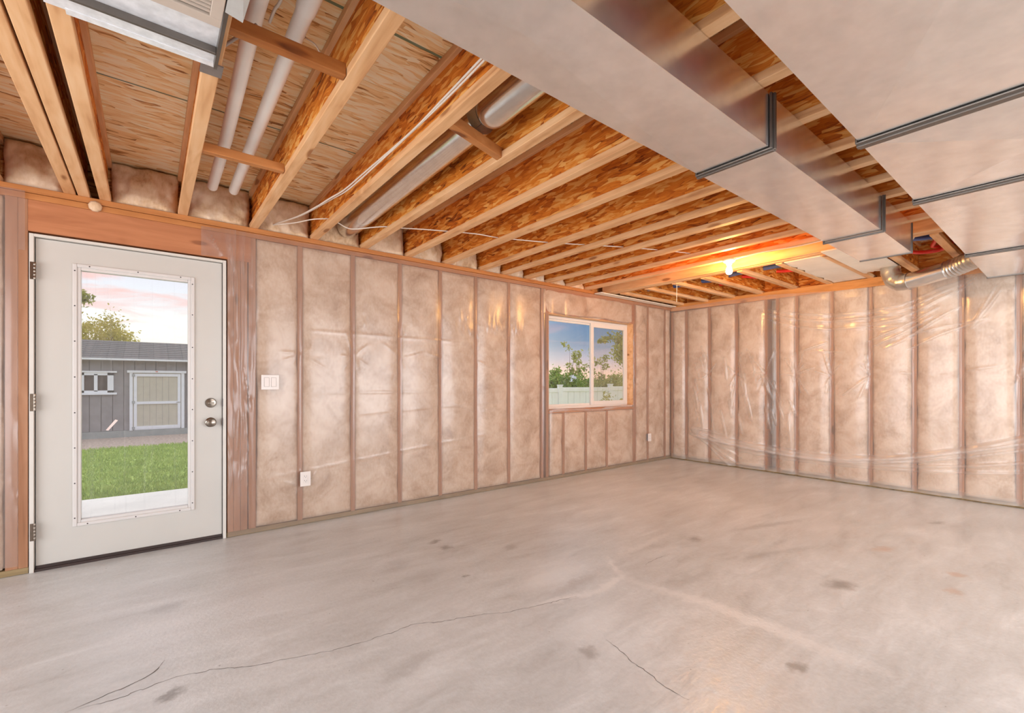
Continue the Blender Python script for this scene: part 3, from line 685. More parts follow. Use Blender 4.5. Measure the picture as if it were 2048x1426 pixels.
obj('sill_board', B(WX0, WX1, WA+.012, WA+.145, WZ0-.0005, WZ0+.003), PLATEW, win)

# ------------------------------------------------------------------ switch and outlets
def plate(name, x0, x1, z0, z1, label, cat):
    y = WA-.040
    o = obj(name, B(x0, x1, y-.006, y, z0, z1), WPLAST, bevel=.003); tag(o, label, cat)
    obj('electrical_box', B(x0+.012, x1-.012, y+.0005, WA-.001, z0+.012, z1-.012), plain('blue_box', (.25, .25, .28), .6), o)
    return o, y-.006
o, y = plate('light_switch', .684, .812, 1.127, 1.245, 'white double rocker switch plate on the film right of the door', 'light switch')
for xa, xb in ((.706, .738), (.756, .788)):
    r = obj('rocker_frame', ring(xa-.003, xb+.003, 1.150, 1.224, .003, y-.001, y), plain('plate_gap', (.45, .38, .34), .5), o)
    mbr = MB().poly([(xa, y-.0008, 1.153), (xa, y-.005, 1.153), (xa, y-.0012, 1.221), (xa, y, 1.221)], (xb-xa, 0, 0)); obj('rocker', mbr, WPLAST, o)
def outlet(x0, x1, z0, z1, label):
    o, y = plate('wall_outlet', x0, x1, z0, z1, label, 'outlet')
    xc = (x0+x1)/2; zc = (z0+z1)/2
    f_ = obj('receptacle_face', B(xc-.017, xc+.017, y-.002, y, zc-.034, zc+.034), WPLAST, o, bevel=.001)
    for dz in (.018, -.018):
        for b in ((xc-.0085, xc-.006, dz+.001, dz+.010), (xc+.006, xc+.0085, dz+.001, dz+.009)):
            obj('slot', B(b[0], b[1], y-.0023, y-.001, zc+b[2], zc+b[3]), SCREW, f_)
        obj('slot', MB().lathe((xc, y-.0023, zc+dz-.006), (0, 1, 0), [(.0026, 0), (.0026, .0012)], 8), SCREW, f_)
outlet(.970, 1.052, .323, .445, 'white duplex outlet low on the wall, right of the door below the switch')
outlet(5.765, 5.842, .316, .432, 'small white outlet low on the wall between window and corner')

# ------------------------------------------------------------------ ducts
def duct_section(x0, x1, y0, y1, z0, z1, nm, mat, parent, cross=.006):
    mb = MB(); mb.v = [(x0,y0,z0),(x1,y0,z0),(x1,y1,z0),(x0,y1,z0),(x0,y0,z1),(x1,y0,z1),(x1,y1,z1),(x0,y1,z1),((x0+x1)/2,(y0+y1)/2,z0-cross),((x0+x1)/2,y0-cross*.4,(z0+z1)/2)]
    mb.f = [(3,2,8),(2,1,8),(1,0,8),(0,3,8),(4,5,6,7),(0,1,9),(1,5,9),(5,4,9),(4,0,9),(1,2,6,5),(2,3,7,6),(3,0,4,7)]
    return obj(nm, mb, mat, parent)
def cleat(x, y0, y1, z0, z1, parent, w=.022):
    mb = MB()
    mb.box(x-w, x+w, y0-.006, y1+.006, z0-.010, z0-.004).box(x-w*.35, x+w*.35, y0-.012, y1+.012, z0-.016, z0-.004)
    mb.box(x-w, x+w, y0-.012, y0-.003, z0-.010, z1).box(x-w*.35, x+w*.35, y0-.020, y0-.003, z0-.012, z1)
    mb.box(x-w, x+w, y1+.003, y1+.010, z0-.010, z1)
    return obj('seam_cleat', mb, CLEAT, parent, bevel=.0015)
d1 = tag(empty('rectangular_duct', (2, .99, 2.17)), 'narrow galvanised rectangular duct under the joists, with reflective dark side', 'duct')
ya, yb, za, zb = .832, 1.152, 2.172, 2.398
for a, b in ((-3.15, -.4), (-.4, 2.055), (2.055, 3.725), (3.725, 4.53)): duct_section(a+.001, b-.001, ya, yb, za, zb, 'duct_section', GALV, d1, .005)
for x in (-.4, 2.055, 3.725): cleat(x, ya, yb, za, zb, d1, .022 if x < 3 else .012)
obj('end_cap', B(4.531, 4.545, ya-.006, yb+.006, za-.006, zb), CLEAT, d1, bevel=.002)
d2 = tag(empty('trunk_duct', (3, .1, 2.17)), 'wide galvanised trunk duct at upper right with diagonal creases and cross seams', 'duct')
ya, yb, za, zb = -.42, .586, 2.172, 2.368
for a, b in ((-3.15, .3), (.3, 2.31), (2.31, 3.29), (3.29, 4.98), (4.98, 6.18)): duct_section(a+.001, b-.001, ya, yb, za, zb, 'duct_section', GALV, d2, .022)
for x in (.3, 2.31, 3.29, 4.98): cleat(x, ya, yb, za, zb, d2, .036)
obj('end_cap', B(6.181, 6.2, ya-.008, yb+.008, za-.008, zb), CLEAT, d2, bevel=.002)
# round supply duct in a joist bay
rd = tag(empty('round_duct', (1.33, 3, 2.45)), 'shiny round metal duct running up a joist bay behind the wood block', 'duct')
obj('duct_pipe', MB().tube([(1.362, 4.05, 2.545), (1.35, 3.0, 2.55), (1.338, 1.95, 2.556)], .088, 28), GALVD, rd, smooth=40)
n = 10
obj('duct_pipe', MB().tube([(1.318, 1.80, 2.525), (1.312, 1.5, 2.525), (1.30, 1.10, 2.525)], .088, 28), GALVD, rd, smooth=40)
obj('duct_elbow', MB().lathe((1.319, 1.78, 2.525), (.01, 1, .04), [(.088, 0), (.0885, .03), (.084, .06), (.072, .085), (.05, .10), (.01, .108)], 28), GALVD, rd, smooth=40)
for y in (3.6, 2.2): obj('duct_seam', MB().tube([(1.305, y, 2.478), (1.30, y-.5, 2.48)], .0015, 6), CLEAT, rd)
# short round branch off the trunk duct end
bp = tag(empty('branch_duct', (5.8, .9, 2.1)), 'short shiny round duct with two crinkled elbows joining the trunk duct by the wall', 'duct')
A0, A1 = Vector((5.87, 1.115, 2.180)), Vector((5.82, .80, 2.236))
obj('duct_pipe', MB().tube([A0, A1], .078, 28), GALVD, bp, smooth=40)
def bez(p, n): return [tuple(Vector(p[0])*(1-u)**3+Vector(p[1])*3*u*(1-u)**2+Vector(p[2])*3*u*u*(1-u)+Vector(p[3])*u**3) for u in [i/(n-1) for i in range(n)]]
pth = bez([A1-(A1-A0)*.05, (5.79, .72, 2.25), (5.72, .66, 2.27), (5.62, .56, 2.275)], 26)
obj('duct_elbow', MB().tube(pth, [.080+(.006 if i % 3 == 0 else -.001) for i in range(26)], 24), GALVF, bp, smooth=50)
pth = bez([A0+(A1-A0)*.06, (5.89, 1.20, 2.17), (5.92, 1.25, 2.22), (5.95, 1.27, 2.42)], 20)
obj('duct_elbow', MB().tube(pth, [.081+(.004 if i % 5 == 0 else -.001) for i in range(20)], 24), GALVF, bp, smooth=50)
# return-air panning and register at upper left
pn = tag(empty('return_air_panel', (0, 1.6, 2.38)), 'foil-taped metal return-air panel under the joists at upper left', 'duct panel')
obj('panel_sheet', B(-.265, .188, .6, 2.055, 2.388, 2.398), FOIL, pn)
obj('panel_lip', MB().box(-.262, .186, 1.945, 1.957, 2.362, 2.388).box(-.262, .186, 1.957, 1.985, 2.380, 2.388), CLEAT, pn, bevel=.002)
obj('panel_lip', MB().box(.186, .197, .6, 2.04, 2.360, 2.398), CLEAT, pn)
obj('foil_tape', B(-.215, .19, 2.045, 2.075, 2.386, 2.399), FOIL, pn)
obj('grey_tape', B(.150, .222, 2.07, 2.15, 2.394, 2.3995), CONC_SEAL, pn)
BEIGE = plain('beige_register', (.56, .46, .38), .45, var=.03)
rm = MB().box(-.25, .181, 1.735, 1.775, 2.346, 2.362).box(.148, .181, 1.2, 1.735, 2.346, 2.362).box(-.25, .148, 1.2, 1.24, 2.346, 2.362).box(-.25, -.22, 1.24, 1.735, 2.346, 2.362)
rg = tag(obj('air_register', rm, BEIGE, bevel=.002), 'beige metal air register with dark louvres at the top left edge', 'register')
obj('register_back', B(-.22, .148, 1.24, 1.735, 2.359, 2.361), DARKRUB, rg)
l0 = None
for i in range(26):
    y = 1.722-i*.018
    if l0 is None: l0 = obj('louvre', MB().poly([(-.219, y, 2.349), (-.219, y-.006, 2.349), (-.219, y-.008, 2.356), (-.219, y-.002, 2.356)], (.366, 0, 0)), BEIGE, rg, org=(0, y, 2.348))
    else: inst(l0, (0, y, 2.348), rg)
tag(obj('metal_flap', MB().poly([(.186, 1.70, 2.356), (.236, 1.706, 2.35), (.246, 1.30, 2.352), (.186, 1.30, 2.356)], (0, 0, .002)), GALVD), 'bright bent sheet-metal flap beside the air register', 'metal sheet')

# ------------------------------------------------------------------ pipes, cables
def thing_tube(name, pts, r, mat, label, cat, n=12, group=None): return tag(obj(name, MB().tube(pts, r, n), mat, smooth=50), label, cat, group)
def spl(pts, k=6):
    P = [Vector(p) for p in pts]; P = [P[0]*2-P[1]]+P+[P[-1]*2-P[-2]]; o = []
    for i in range(1, len(P)-2):
        for j in range(k):
            u = j/k; a, b, c, d = P[i-1:i+3]
            o.append(tuple(.5*((2*b)+(c-a)*u+(2*a-5*b+4*c-d)*u*u+(3*b-a-3*c+d)*u**3)))
    return o+[tuple(P[-2])]
for x, x2, ztop, lab in ((.335, .305, 2.555, 'white plastic drain pipe above the block, nearer the left joist'), (.462, .452, 2.56, 'white plastic drain pipe above the block, nearer the right joist')):
    p = thing_tube('drain_pipe', [(x+.004, 3.78, ztop-.01), (x, 3.0, ztop), (x2, 1.9, ztop+.004), (x2, 1.0, ztop+.004)], .031, PVC, lab, 'pipe', 20, 'white drain pipes in the joist bay')
    obj('pipe_coupling', MB().tube([(x2, 1.80, ztop+.004), (x2, 1.0, ztop+.004)], .0355, 20), PVC, p, smooth=50)
thing_tube('conduit', [(.198, 2.03, 2.43), (.30, 1.86, 2.47)], .006, plain('grey_conduit', (.35, .28, .24), .5), 'short thin grey rod between metal panel and wood block', 'conduit', 8)
thing_tube('cable', spl([(.372, 2.02, 2.615), (.374, 1.93, 2.61), (.380, 1.84, 2.60), (.385, 1.5, 2.61)]), .006, CABLE, 'short white cable above the two drain pipes', 'cable', 8)
thing_tube('cable', spl([(.50, 2.0, 2.60), (.53, 1.96, 2.56), (.56, 1.97, 2.52), (.585, 2.0, 2.50)]), .003, CABLE, 'thin curled white wire right of the drain pipes', 'cable', 6)
cg = 'white electrical cables along the joist'
for i, dx in enumerate((0, .009, .018)):
    pts = [(1.045-dx*.2, .9, 2.50+dx), (1.050-dx, 1.49, 2.475+dx*.8), (1.054-dx, 1.80, 2.47+dx*.5), (1.052-dx*.4, 2.17, 2.468), (1.044-dx, 2.75, 2.468+dx), (1.033-dx*2, 3.08, 2.470), (1.0-dx*3, 3.27, 2.468-dx), (.966-dx*3.4, 3.455, 2.466-dx*2), (.905-dx*2.5, 3.75, 2.464-dx*1.2), (.785, 4.06, 2.458)]
    if i == 2: continue
    thing_tube('cable', spl(pts), .0048, CABLE, ['upper white cable of the pair sagging along the joist', 'lower white cable of the pair sagging along the joist'][i], 'cable', 8, cg)
thing_tube('cable', spl([(.775, 4.07, 2.452), (.891, 3.903, 2.447), (.982, 3.745, 2.450), (1.051, 3.69, 2.455), (1.10, 3.675, 2.46), (1.147, 3.68, 2.452), (1.246, 3.725, 2.436), (1.316, 3.723, 2.440), (1.425, 3.623, 2.45), (1.505, 3.547, 2.452), (1.614, 3.501, 2.452), (1.815, 3.396, 2.452), (2.17, 3.245, 2.452), (2.398, 3.202, 2.452), (2.837, 3.026, 2.452), (3.143, 2.869, 2.452), (3.47, 2.70, 2.452), (3.848, 2.533, 2.452), (4.2, 2.4, 2.45)]), .0045, CABLE, 'long white cable crossing through the joists toward the bulb', 'cable', 8)
thing_tube('cable', spl([(4.49, 2.17, 2.388), (4.46, 2.05, 2.392), (4.44, 1.90, 2.393), (4.475, 1.72, 2.392), (4.50, 1.55, 2.393), (4.48, 1.30, 2.395)]), .0045, CABLE, 'white cable running along the joist from the lampholder', 'cable', 8)
thing_tube('pull_cord', spl([(4.952, 3.065, 2.36), (4.953, 3.066, 2.28), (4.948, 3.064, 2.20), (4.946, 3.063, 2.15)]), .0035, CABLE, 'thin white wire hanging down from the end of the beam', 'cord', 6)
bt = [(5.53, 3.98, 2.505), (5.535, 3.6, 2.50), (5.57, 3.42, 2.49), (5.53, 3.2, 2.505), (5.61, 3.0, 2.49), (5.53, 2.6, 2.50), (5.535, 2.16, 2.50), (5.55, 1.7, 2.51), (5.50, 1.2, 2.52), (5.46, 1.04, 2.52)]
thing_tube('water_tube', spl(bt), .026, PEXB, 'bundle of blue water tubing crossing the short joists', 'tubing', 10)
rt = [(5.88, 3.97, 2.53), (6.03, 3.85, 2.51), (5.88, 3.70, 2.53), (6.02, 3.5, 2.515), (5.95, 3.24, 2.53), (6.04, 3.05, 2.51), (5.88, 2.75, 2.53), (6.01, 2.56, 2.51), (5.88, 2.37, 2.52), (5.95, 2.13, 2.51), (5.92, 1.7, 2.52), (5.80, 1.2, 2.50)]
thing_tube('water_tube', spl(rt), .019, PEXR, 'red water tubing weaving across the short joists', 'tubing', 10)
rgp = 'red tubing between the two ducts'
thing_tube('water_tube', spl([(5.6, 1.35, 2.47), (5.788, 1.107, 2.462), (5.898, 1.034, 2.46), (5.948, .96, 2.46), (5.945, .885, 2.46), (5.888, .835, 2.462), (5.796, .791, 2.465), (5.6, .72, 2.48), (5.3, .66, 2.5)]), .019, PEXR, 'thick red tube curving lowest between the duct end and the trunk duct', 'tubing', 10, rgp)
thing_tube('water_tube', spl([(5.18, .755, 2.50), (5.404, .813, 2.49), (5.63, .869, 2.48), (5.80, .915, 2.478), (5.90, .909, 2.49), (5.951, .872, 2.50), (5.881, .80, 2.50), (5.7, .72, 2.52)]), .017, PEXR, 'red tube bent back in a tight hook beside the trunk duct', 'tubing', 10, rgp)
thing_tube('water_tube', spl([(5.30, .99, 2.61), (5.429, .929, 2.60), (5.579, .91, 2.60), (5.81, .901, 2.60), (6.2, .9, 2.6)]), .016, PEXR, 'short red tube above the blue bundle', 'tubing', 10, rgp)
for i in range(3):
    thing_tube('water_tube', spl([(5.40-.02*i, 1.12, 2.49+.022*i), (5.47+.012*i, 1.02, 2.50+.022*i), (5.55+.006*i, .93, 2.505+.020*i), (5.63, .85, 2.52+.010*i), (5.8, .68, 2.54)]), .020, PEXB, '%s of the three blue tubes gathered between the two ducts' % ['lowest', 'middle', 'topmost'][i], 'tubing', 8, 'blue tubes gathered between the ducts')
thing_tube('cable', spl([(4.85, .84, 2.48), (5.02, .885, 2.462), (5.166, .923, 2.458), (5.328, .978, 2.455), (5.438, 1.038, 2.462), (5.5, 1.1, 2.48)]), .006, CABLE, 'white cable hanging across the blue tube bundle', 'cable', 8)

thing_tube('water_tube', [(.6, .55, 2.62), (2.5, .555, 2.615), (4.4, .55, 2.62), (5.3, .56, 2.60)], .020, PEXR, 'long red tube above the trunk duct, mirrored in the side of the narrow duct', 'tubing', 10, rgp)
# torn white boards under the short joists
def torn(x0, x1, y0, y1, z, torn_edges, name, label):
    pts = []
    def edge(a, b, rag):
        n = 14 if rag else 1
        for i in range(n):
            u = i/n; p = [a[0]+(b[0]-a[0])*u, a[1]+(b[1]-a[1])*u]
            if rag and i: p[0] += random.uniform(-.04, .04); p[1] += random.uniform(-.02, .02)
            pts.append((p[0], p[1], z))
    c = [(x0, y0), (x1, y0), (x1, y1), (x0, y1)]
    for i in range(4): edge(c[i], c[(i+1) % 4], i in torn_edges)
    return tag(obj(name, MB().poly(pts, (0, 0, .012)), BOARD), label, 'board')
torn(4.96, 6.40, 1.57, 1.885, 2.378, (2,), 'insulation_board', 'white sheet panel with torn left edge between the short joists')
torn(4.75, 6.02, 1.19, 1.50, 2.3595, (1,), 'insulation_board', 'small white sheet panel with torn far edge beyond the narrow duct')
tag(obj('insulation_board', MB().poly([(4.62, 3.95, 2.360), (6.40, 3.97, 2.360), (6.40, 4.066, 2.360), (4.62, 4.066, 2.360)], (0, 0, .010)), BOARD), 'long narrow white board along the top of the window wall', 'board')

# ------------------------------------------------------------------ lamp
lp = tag(empty('ceiling_bulb', (4.49, 2.21, 2.25)), 'glowing bare light bulb in a white porcelain holder under the joist', 'lamp')
obj('lampholder', MB().lathe((4.497, 2.21, 2.399), (0, 0, -1), [(.057, 0), (.057, .012), (.048, .022), (.030, .034), (.026, .048), (.024, .05)], 28), PORC, lp, smooth=40)
em, t = newmat('bulb_glow')
out(t, t.n('ShaderNodeEmission', None, Color=(1, .49, .13), Strength=950))
obj('bulb', MB().lathe((4.497, 2.21, 2.352), (0, 0, -1), [(.013, 0), (.015, .014), (.023, .036), (.029, .056), (.030, .068), (.026, .084), (.016, .094), (.001, .098)], 24), em, lp, smooth=True)

# ------------------------------------------------------------------ outdoors
G = -.08
def grassmat():
    m, t = newmat('lawn'); c = t.n('ShaderNodeTexCoord').outputs['Object']
    n = t.noise(t.mapping(c, sc=(1, 2.2, 1)), 2.2, 5, .6).outputs[0]; n2 = t.noise(c, 60, 3).outputs[0]
    v = t.math('ADD', t.math('MULTIPLY', n, .6), t.math('MULTIPLY', n2, .4))
    p = t.n('ShaderNodeBsdfPrincipled', None, Base_Color=t.ramp(v, [(.3, (.17, .27, .03)), (.5, (.38, .50, .075)), (.7, (.56, .62, .17))]), Roughness=.9)
    out(t, p); return m
GR = grassmat()
lawn = struct(obj('lawn', B(-14, 24, WA+.18, 11.65, G-.1, G), GR)); 
struct(obj('lawn', B(-14, 24, 14.9, 34, G-.1, G), GR))
bed = struct(obj('mulch_bed', B(-14, 24, 11.65, 14.9, G-.1, G+.004), plain('mulch', (.46, .34, .28), .95, var=.4, scale=22, bump=.6)))
struct(obj('patio_slab', B(-4, 7.2, WA+.19, 6.56, G-.05, G+.03), plain('patio_concrete', (.86, .80, .74), .8, var=.08, scale=3), bevel=.006))
nb = 42000
bx = rng.uniform(-3.2, 2.6, nb); by = 6.58+(11.7-6.58)*rng.random(nb)**1.3; hh = rng.uniform(.025, .065, nb); an = rng.uniform(0, 2*PI, nb); wd = .006*(1+(by-6.5)*.12)
v = np.zeros((nb, 3, 3)); v[:, 0] = np.stack([bx-np.cos(an)*wd, by-np.sin(an)*wd, np.full(nb, G)], 1); v[:, 1] = np.stack([bx+np.cos(an)*wd, by+np.sin(an)*wd, np.full(nb, G)], 1)
v[:, 2] = np.stack([bx+rng.normal(0, .02, nb), by+rng.normal(0, .02, nb), G+hh], 1)
gb = obj('grass', (v.reshape(-1, 3), np.arange(nb*3).reshape(-1, 3)), GR, org=(0, 0, 0)); gb['kind'] = 'stuff'; gb['label'] = 'short green grass blades of the lawn beyond the patio'; gb['category'] = 'grass'
# shed
S = 13.9
shed = tag(empty('garden_shed', (-.6, S, G)), 'grey garden shed with white trim seen through the door glass', 'shed')
SID = plain('grey_siding', (.29, .26, .265), .8, var=.1, scale=6); WTRIM = plain('white_trim', (.86, .86, .92), .6, var=.03); TAN = plain('tan_panel', (.58, .52, .42), .8, var=.05)
obj('shed_core', B(-3.4, 1.3, S+.03, S+3.0, G, 1.78), SID, shed)
s0 = None; x = -3.42
while x < 1.28:
    if s0 is None: s0 = obj('siding_board', B(x+.006, x+.190, S, S+.029, .08, 1.80), SID, shed, org=(x, S, .08))
    else: inst(s0, (x, S, .08), shed)
    x += .196
obj('shed_skid', B(-3.45, 1.33, S-.03, S+.05, G, .075), plain('skid', (.34, .35, .34), .9), shed)
mr, t = newmat('shed_shingles'); c = t.n('ShaderNodeTexCoord').outputs['Object']
br = t.n('ShaderNodeTexBrick', None, Vector=t.mapping(c, sc=(1, 1, 1)), Scale=1.0, Color1=(.12, .11, .11), Color2=(.20, .175, .165), Mortar=(.05, .05, .05)); br.inputs['Brick Width'].default_value = .28; br.inputs['Row Height'].default_value = .14; br.inputs['Mortar Size'].default_value = .008
colr = t.mix(t.rng(t.noise(c, 30, 4).outputs[0], .4, .7, 0, .5), br.outputs[0], (.28, .25, .24))
out(t, t.n('ShaderNodeBsdfPrincipled', None, Base_Color=colr, Roughness=.95))
rf = MB()
NR = 9; y0r, z0r, y1r, z1r = S-.16, 1.735, S+1.5, 2.24
obj('roof_deck', MB().poly([(-3.7, y0r, z0r-.01), (-3.7, y1r, z1r-.01), (-3.7, S+3.15, 1.735), (-3.7, S+3.1, 1.70), (-3.7, y1r, z1r-.06), (-3.7, y0r, z0r-.05)], (5.3, 0, 0)), SID, shed)
for i in range(NR):
    ua, ub = i/NR, (i+1)/NR
    a = Vector((0, y0r+(y1r-y0r)*ua, z0r+(z1r-z0r)*ua)); b = Vector((0, y0r+(y1r-y0r)*(ub+.02), z0r+(z1r-z0r)*(ub+.02)))
    obj('shingle_course', MB().poly([(-3.72, a.y, a.z), (-3.72, a.y, a.z+.022), (-3.72, b.y, b.z+.006), (-3.72, b.y, b.z-.004)], (5.34, 0, 0)), mr, shed)
obj('eave_trim', B(-3.74, 1.64, S-.19, S-.155, 1.70, 1.742), WTRIM, shed)
dr = obj('shed_door', B(-.378, .66, S-.012, S-.0005, .10, 1.42), TAN, shed)
obj('door_trim', MB().box(-.378, -.32, S-.04, S-.012, .07, 1.42).box(.60, .66, S-.04, S-.012, .07, 1.42).box(-.42, .70, S-.055, S-.012, 1.42, 1.475).box(-.30, -.245, S-.035, S-.012, .10, 1.40).box(.528, .585, S-.035, S-.012, .10, 1.40).box(-.245, .528, S-.035, S-.012, 1.335, 1.40).box(-.245, .528, S-.035, S-.012, .68, .74).box(-.245, .528, S-.035, S-.012, .10, .16).box(-.30, .585, S-.03, S-.012, .07, .10), WTRIM, dr)
for i in range(5): obj('door_groove', B(-.13+i*.12, -.126+i*.12, S-.0135, S-.012, .16, 1.335), SID, dr)
for z in (1.33, .70, .09): obj('strap_hinge', B(-.335, -.28, S-.046, S-.036, z, z+.06), plain('hinge_grey', (.45, .46, .48), .5, .5), dr)
obj('latch', B(.50, .58, S-.042, S-.036, .70, .72), plain('hinge_grey2', (.4, .4, .42), .5, .5), dr)
obj('red_sticker', B(.10, .145, S-.057, S-.055, 1.44, 1.462), plain('sticker_red', (.75, .2, .12), .6), dr)
sw = obj('shed_window', MB().box(-1.26, -1.153, S-.04, S, .96, 1.42).box(-.763, -.658, S-.04, S, .96, 1.42).box(-.99, -.93, S-.04, S, .99, 1.38).box(-1.26, -.658, S-.04, S, 1.355, 1.42).box(-1.26, -.658, S-.04, S, .96, 1.01).box(-1.32, -.60, S-.055, S, 1.415, 1.452).box(-1.32, -.60, S-.055, S, .915, .962), WTRIM, shed)
SG = plain('shed_glass', (.06, .05, .05), .08, var=.5, scale=3)
for xa, xb in ((-1.153, -.99), (-.93, -.763)): obj('pane', B(xa, xb, S-.018, S-.006, 1.01, 1.355), SG, sw)

def leafmat(name, stops):
    m, t = newmat(name); c = t.n('ShaderNodeTexCoord').outputs['Object']
    n = t.noise(c, 3.0, 5, .7).outputs[0]
    col = t.ramp(n, stops)
    d = t.n('ShaderNodeBsdfDiffuse', None, Color=col); tl = t.n('ShaderNodeBsdfTranslucent', None, Color=col)
    out(t, t.n('ShaderNodeMixShader', None, _0=.4, _1=d, _2=tl)); return m
LEAFG = leafmat('leaf_gold', [(.3, (.34, .30, .05)), (.5, (.60, .50, .10)), (.7, (.80, .64, .2))])
LEAFS = leafmat('leaf_green', [(.3, (.12, .22, .03)), (.5, (.30, .44, .08)), (.7, (.50, .58, .16))])
LEAFY = leafmat('leaf_yellowgreen', [(.3, (.26, .28, .06)), (.5, (.48, .48, .14)), (.7, (.66, .58, .24))])
BARK = plain('bark', (.16, .11, .08), .95, var=.3)
def leaves(cent, n, size):
    c = np.asarray(cent)
    i = rng.integers(0, len(c), n); p = c[i, :3] + rng.normal(0, 1, (n, 3))*c[i, 3:4]*.5
    a = rng.normal(0, 1, (n, 3)); a /= np.linalg.norm(a, axis=1)[:, None]; b = np.cross(a, rng.normal(0, 1, (n, 3))); b /= np.linalg.norm(b, axis=1)[:, None]
    s = size*rng.uniform(.6, 1.3, (n, 1))
    v = np.stack([p-a*s, p+b*s*.45, p+a*s, p-b*s*.45], 1).reshape(-1, 3)
    return v, np.arange(n*4).reshape(-1, 4)
def tree(name, base, trunk_h, blobs, n, size, mat, label, cat, branches=8, tr=.09, group=None):
    b = Vector(base); r = tag(empty(name, base), label, cat, group)
    obj('trunk', MB().tube([b, b+Vector((.05, .03, trunk_h*.5)), b+Vector((-.03, 0, trunk_h))], [tr, tr*.8, tr*.5], 8), BARK, r, smooth=True)
    mb = MB()
    for i in range(branches):
        q = blobs[i % len(blobs)]; e = Vector(q[:3])+Vector((random.gauss(0, .3), random.gauss(0, .3), random.gauss(0, .3)))*q[3]
        s = b+Vector((0, 0, trunk_h*random.uniform(.5, 1))); mb.tube([s, s.lerp(e, .5)+Vector((0, 0, .1)), e], [tr*.4, tr*.25, tr*.08], 5)
    obj('branches', mb, BARK, r)
    f = obj('foliage', leaves(blobs, n, size), mat, r); f['kind'] = 'stuff'
    return r
def blobsets(c, rad, n, br):
    o = []
    for _ in range(n):
        d = Vector((random.gauss(0, 1), random.gauss(0, 1), random.gauss(0, 1))).normalized()*random.random()**.4
        o.append((c[0]+d.x*rad[0], c[1]+d.y*rad[1], c[2]+d.z*rad[2], br*random.uniform(.6, 1.3)))
    return o
# behind the shed: round golden tree and the taller one at the left edge of the glass
tree('round_tree', (-1.55, 20.5, G), 1.8, blobsets((-1.40, 20.5, 2.75), (1.05, 1.0, .62), 46, .30), 5200, .05, LEAFG, 'round golden-green tree rising behind the shed roof', 'tree', 14)
tree('tall_tree', (-3.3, 19.5, G), 3.2, blobsets((-2.55, 19.5, 3.55), (.75, .9, 1.3), 34, .26)+blobsets((-1.95, 19.5, 4.9), (.35, .5, .30), 6, .16)+blobsets((-1.75, 19.3, 3.95), (.30, .5, .30), 8, .18), 4200, .055, LEAFY, 'taller sparse tree at the left edge of the door glass', 'tree', 14)
# fence seen through the window
FEN = plain('white_vinyl_fence', (.97, .92, .95), .5, var=.02)
fe = tag(empty('vinyl_fence', (9, 8.5, G)), 'white vinyl privacy fence seen through the window', 'fence')
P0, P1 = Vector((8.44, 8.62, 0)), Vector((9.90, 8.15, 0)); dv = P1-P0; dn = dv.normalized(); nn = Vector((-dn.y, dn.x, 0))
def fbox(a, b, th, z0, z1, nm):
    n_ = nn*th/2
    return obj(nm, MB().poly([tuple(a-n_+Vector((0, 0, z0))), tuple(b-n_+Vector((0, 0, z0))), tuple(b+n_+Vector((0, 0, z0))), tuple(a+n_+Vector((0, 0, z0)))], (0, 0, z1-z0)), FEN, fe, bevel=.006)
for i in range(-5, 7):
    a = P0+dv*i; zt = 1.055+.022*i
    fbox(a-dn*.055, a+dn*.055, .11, G, zt+.055, 'post')
    po = fbox(a-dn*.065, a+dn*.065, .13, zt+.055, zt+.08, 'post_cap')
    q = P0+dv*(i+1)
    fbox(a+dn*.055, q-dn*.055, .05, zt-.10, zt+.01, 'top_rail')
    fbox(a+dn*.055, q-dn*.055, .05, G+.03, G+.17, 'bottom_rail')
    m_ = 8
    for k in range(m_):
        u0, u1 = (k+.02)/m_, (k+.98)/m_; A = a+dn*.055; L = q-dn*.055-A
        fbox(A+L*u0, A+L*u1, .022, G+.17, zt-.10, 'picket')
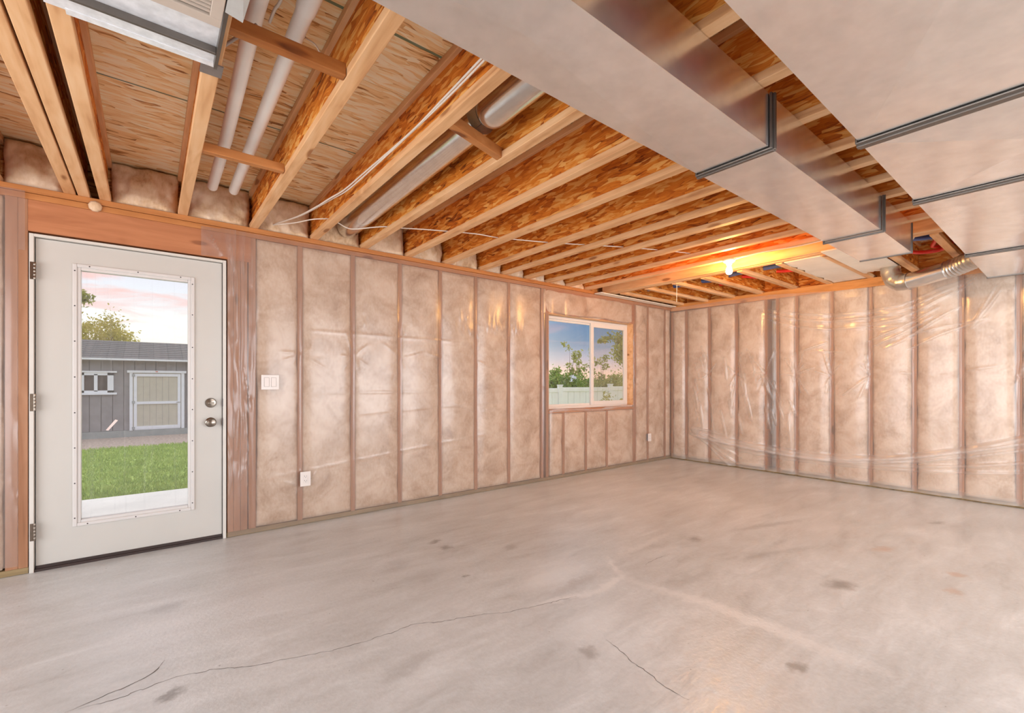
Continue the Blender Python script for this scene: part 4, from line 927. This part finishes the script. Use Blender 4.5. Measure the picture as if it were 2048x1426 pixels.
# hedge and trees beyond the fence
hg = 'green bushes behind the white fence'
for i, (x, y) in enumerate([(8.755, 9.649), (9.264, 9.501), (9.918, 9.493), (10.63, 9.438), (11.421, 9.45), (12.226, 9.449)]):
    hz = 1.30 if i < 3 else 1.22
    tree('hedge_bush', (x, y, G), .7, blobsets((x, y, hz-.42), (.62, .55, .62), 40, .20), 5600, .045, LEAFS if i < 3 else LEAFY, 'dense green bush behind the white fence, %s from the left in the window' % ordn[i], 'bush', 5, .04, hg)
for i, (x, y, h, sp) in enumerate([(9.729, 9.515, 2.35, 0.22), (10.158, 9.557, 2.1, 0.2), (10.745, 9.602, 2.15, 0.22), (10.965, 9.428, 2.0, 0.2)]):
    bl = [(x+random.gauss(0, sp*.6), y+random.gauss(0, sp*.6), 1.2+(h-1.2)*k/9, .09) for k in range(10)]
    tree('tall_shrub', (x, y, G), 1.4, bl, 260, .05, LEAFY, ['spindly shrub shoots left of the window mullion', 'spindly shrub shoots just behind the window mullion', 'spindly shrub shoots right of the window mullion', 'thin leafy shoots in the middle of the right window pane'][i], 'shrub', 9, .02, 'spindly shoots above the hedge')
x, y = 8.834, 7.034
tree('leafy_tree', (x+.6, y-.4, G), 2.3, blobsets((x+.1, y-.1, 2.10), (.38, .35, .48), 26, .15)+blobsets((x-.35, y+.2, 2.22), (.2, .2, .08), 4, .08)+blobsets((x+.3, y-.3, 3.2), (.9, .9, .5), 20, .3), 2600, .045, LEAFY, 'leafy tree branch at the right of the window', 'tree', 16, .06)
for x, y, h, n_ in ((5.901, 5.02, .95, 260), (5.955, 4.722, .85, 200)):
    bl = [(x+random.gauss(0, .06), y+random.gauss(0, .06), .3+(h-.3)*k/7, .10) for k in range(8)]
    tree('young_plant', (x, y, G), .5, bl, n_, .03, LEAFY, 'small leafy plant in front of the fence, %s right window pane' % ('middle of the' if n_ > 230 else 'right edge of the'), 'plant', 6, .012, 'small plants in front of the fence')
x, y = 9.0, 8.689
fl_ = leaves([(x, y, 1.32, .10)], 26, .05); tag(obj('white_blossom', fl_, plain('petal_white', (.85, .85, .95), .7), smooth=False), 'small white blossom against the hedge in the left window pane', 'flower')
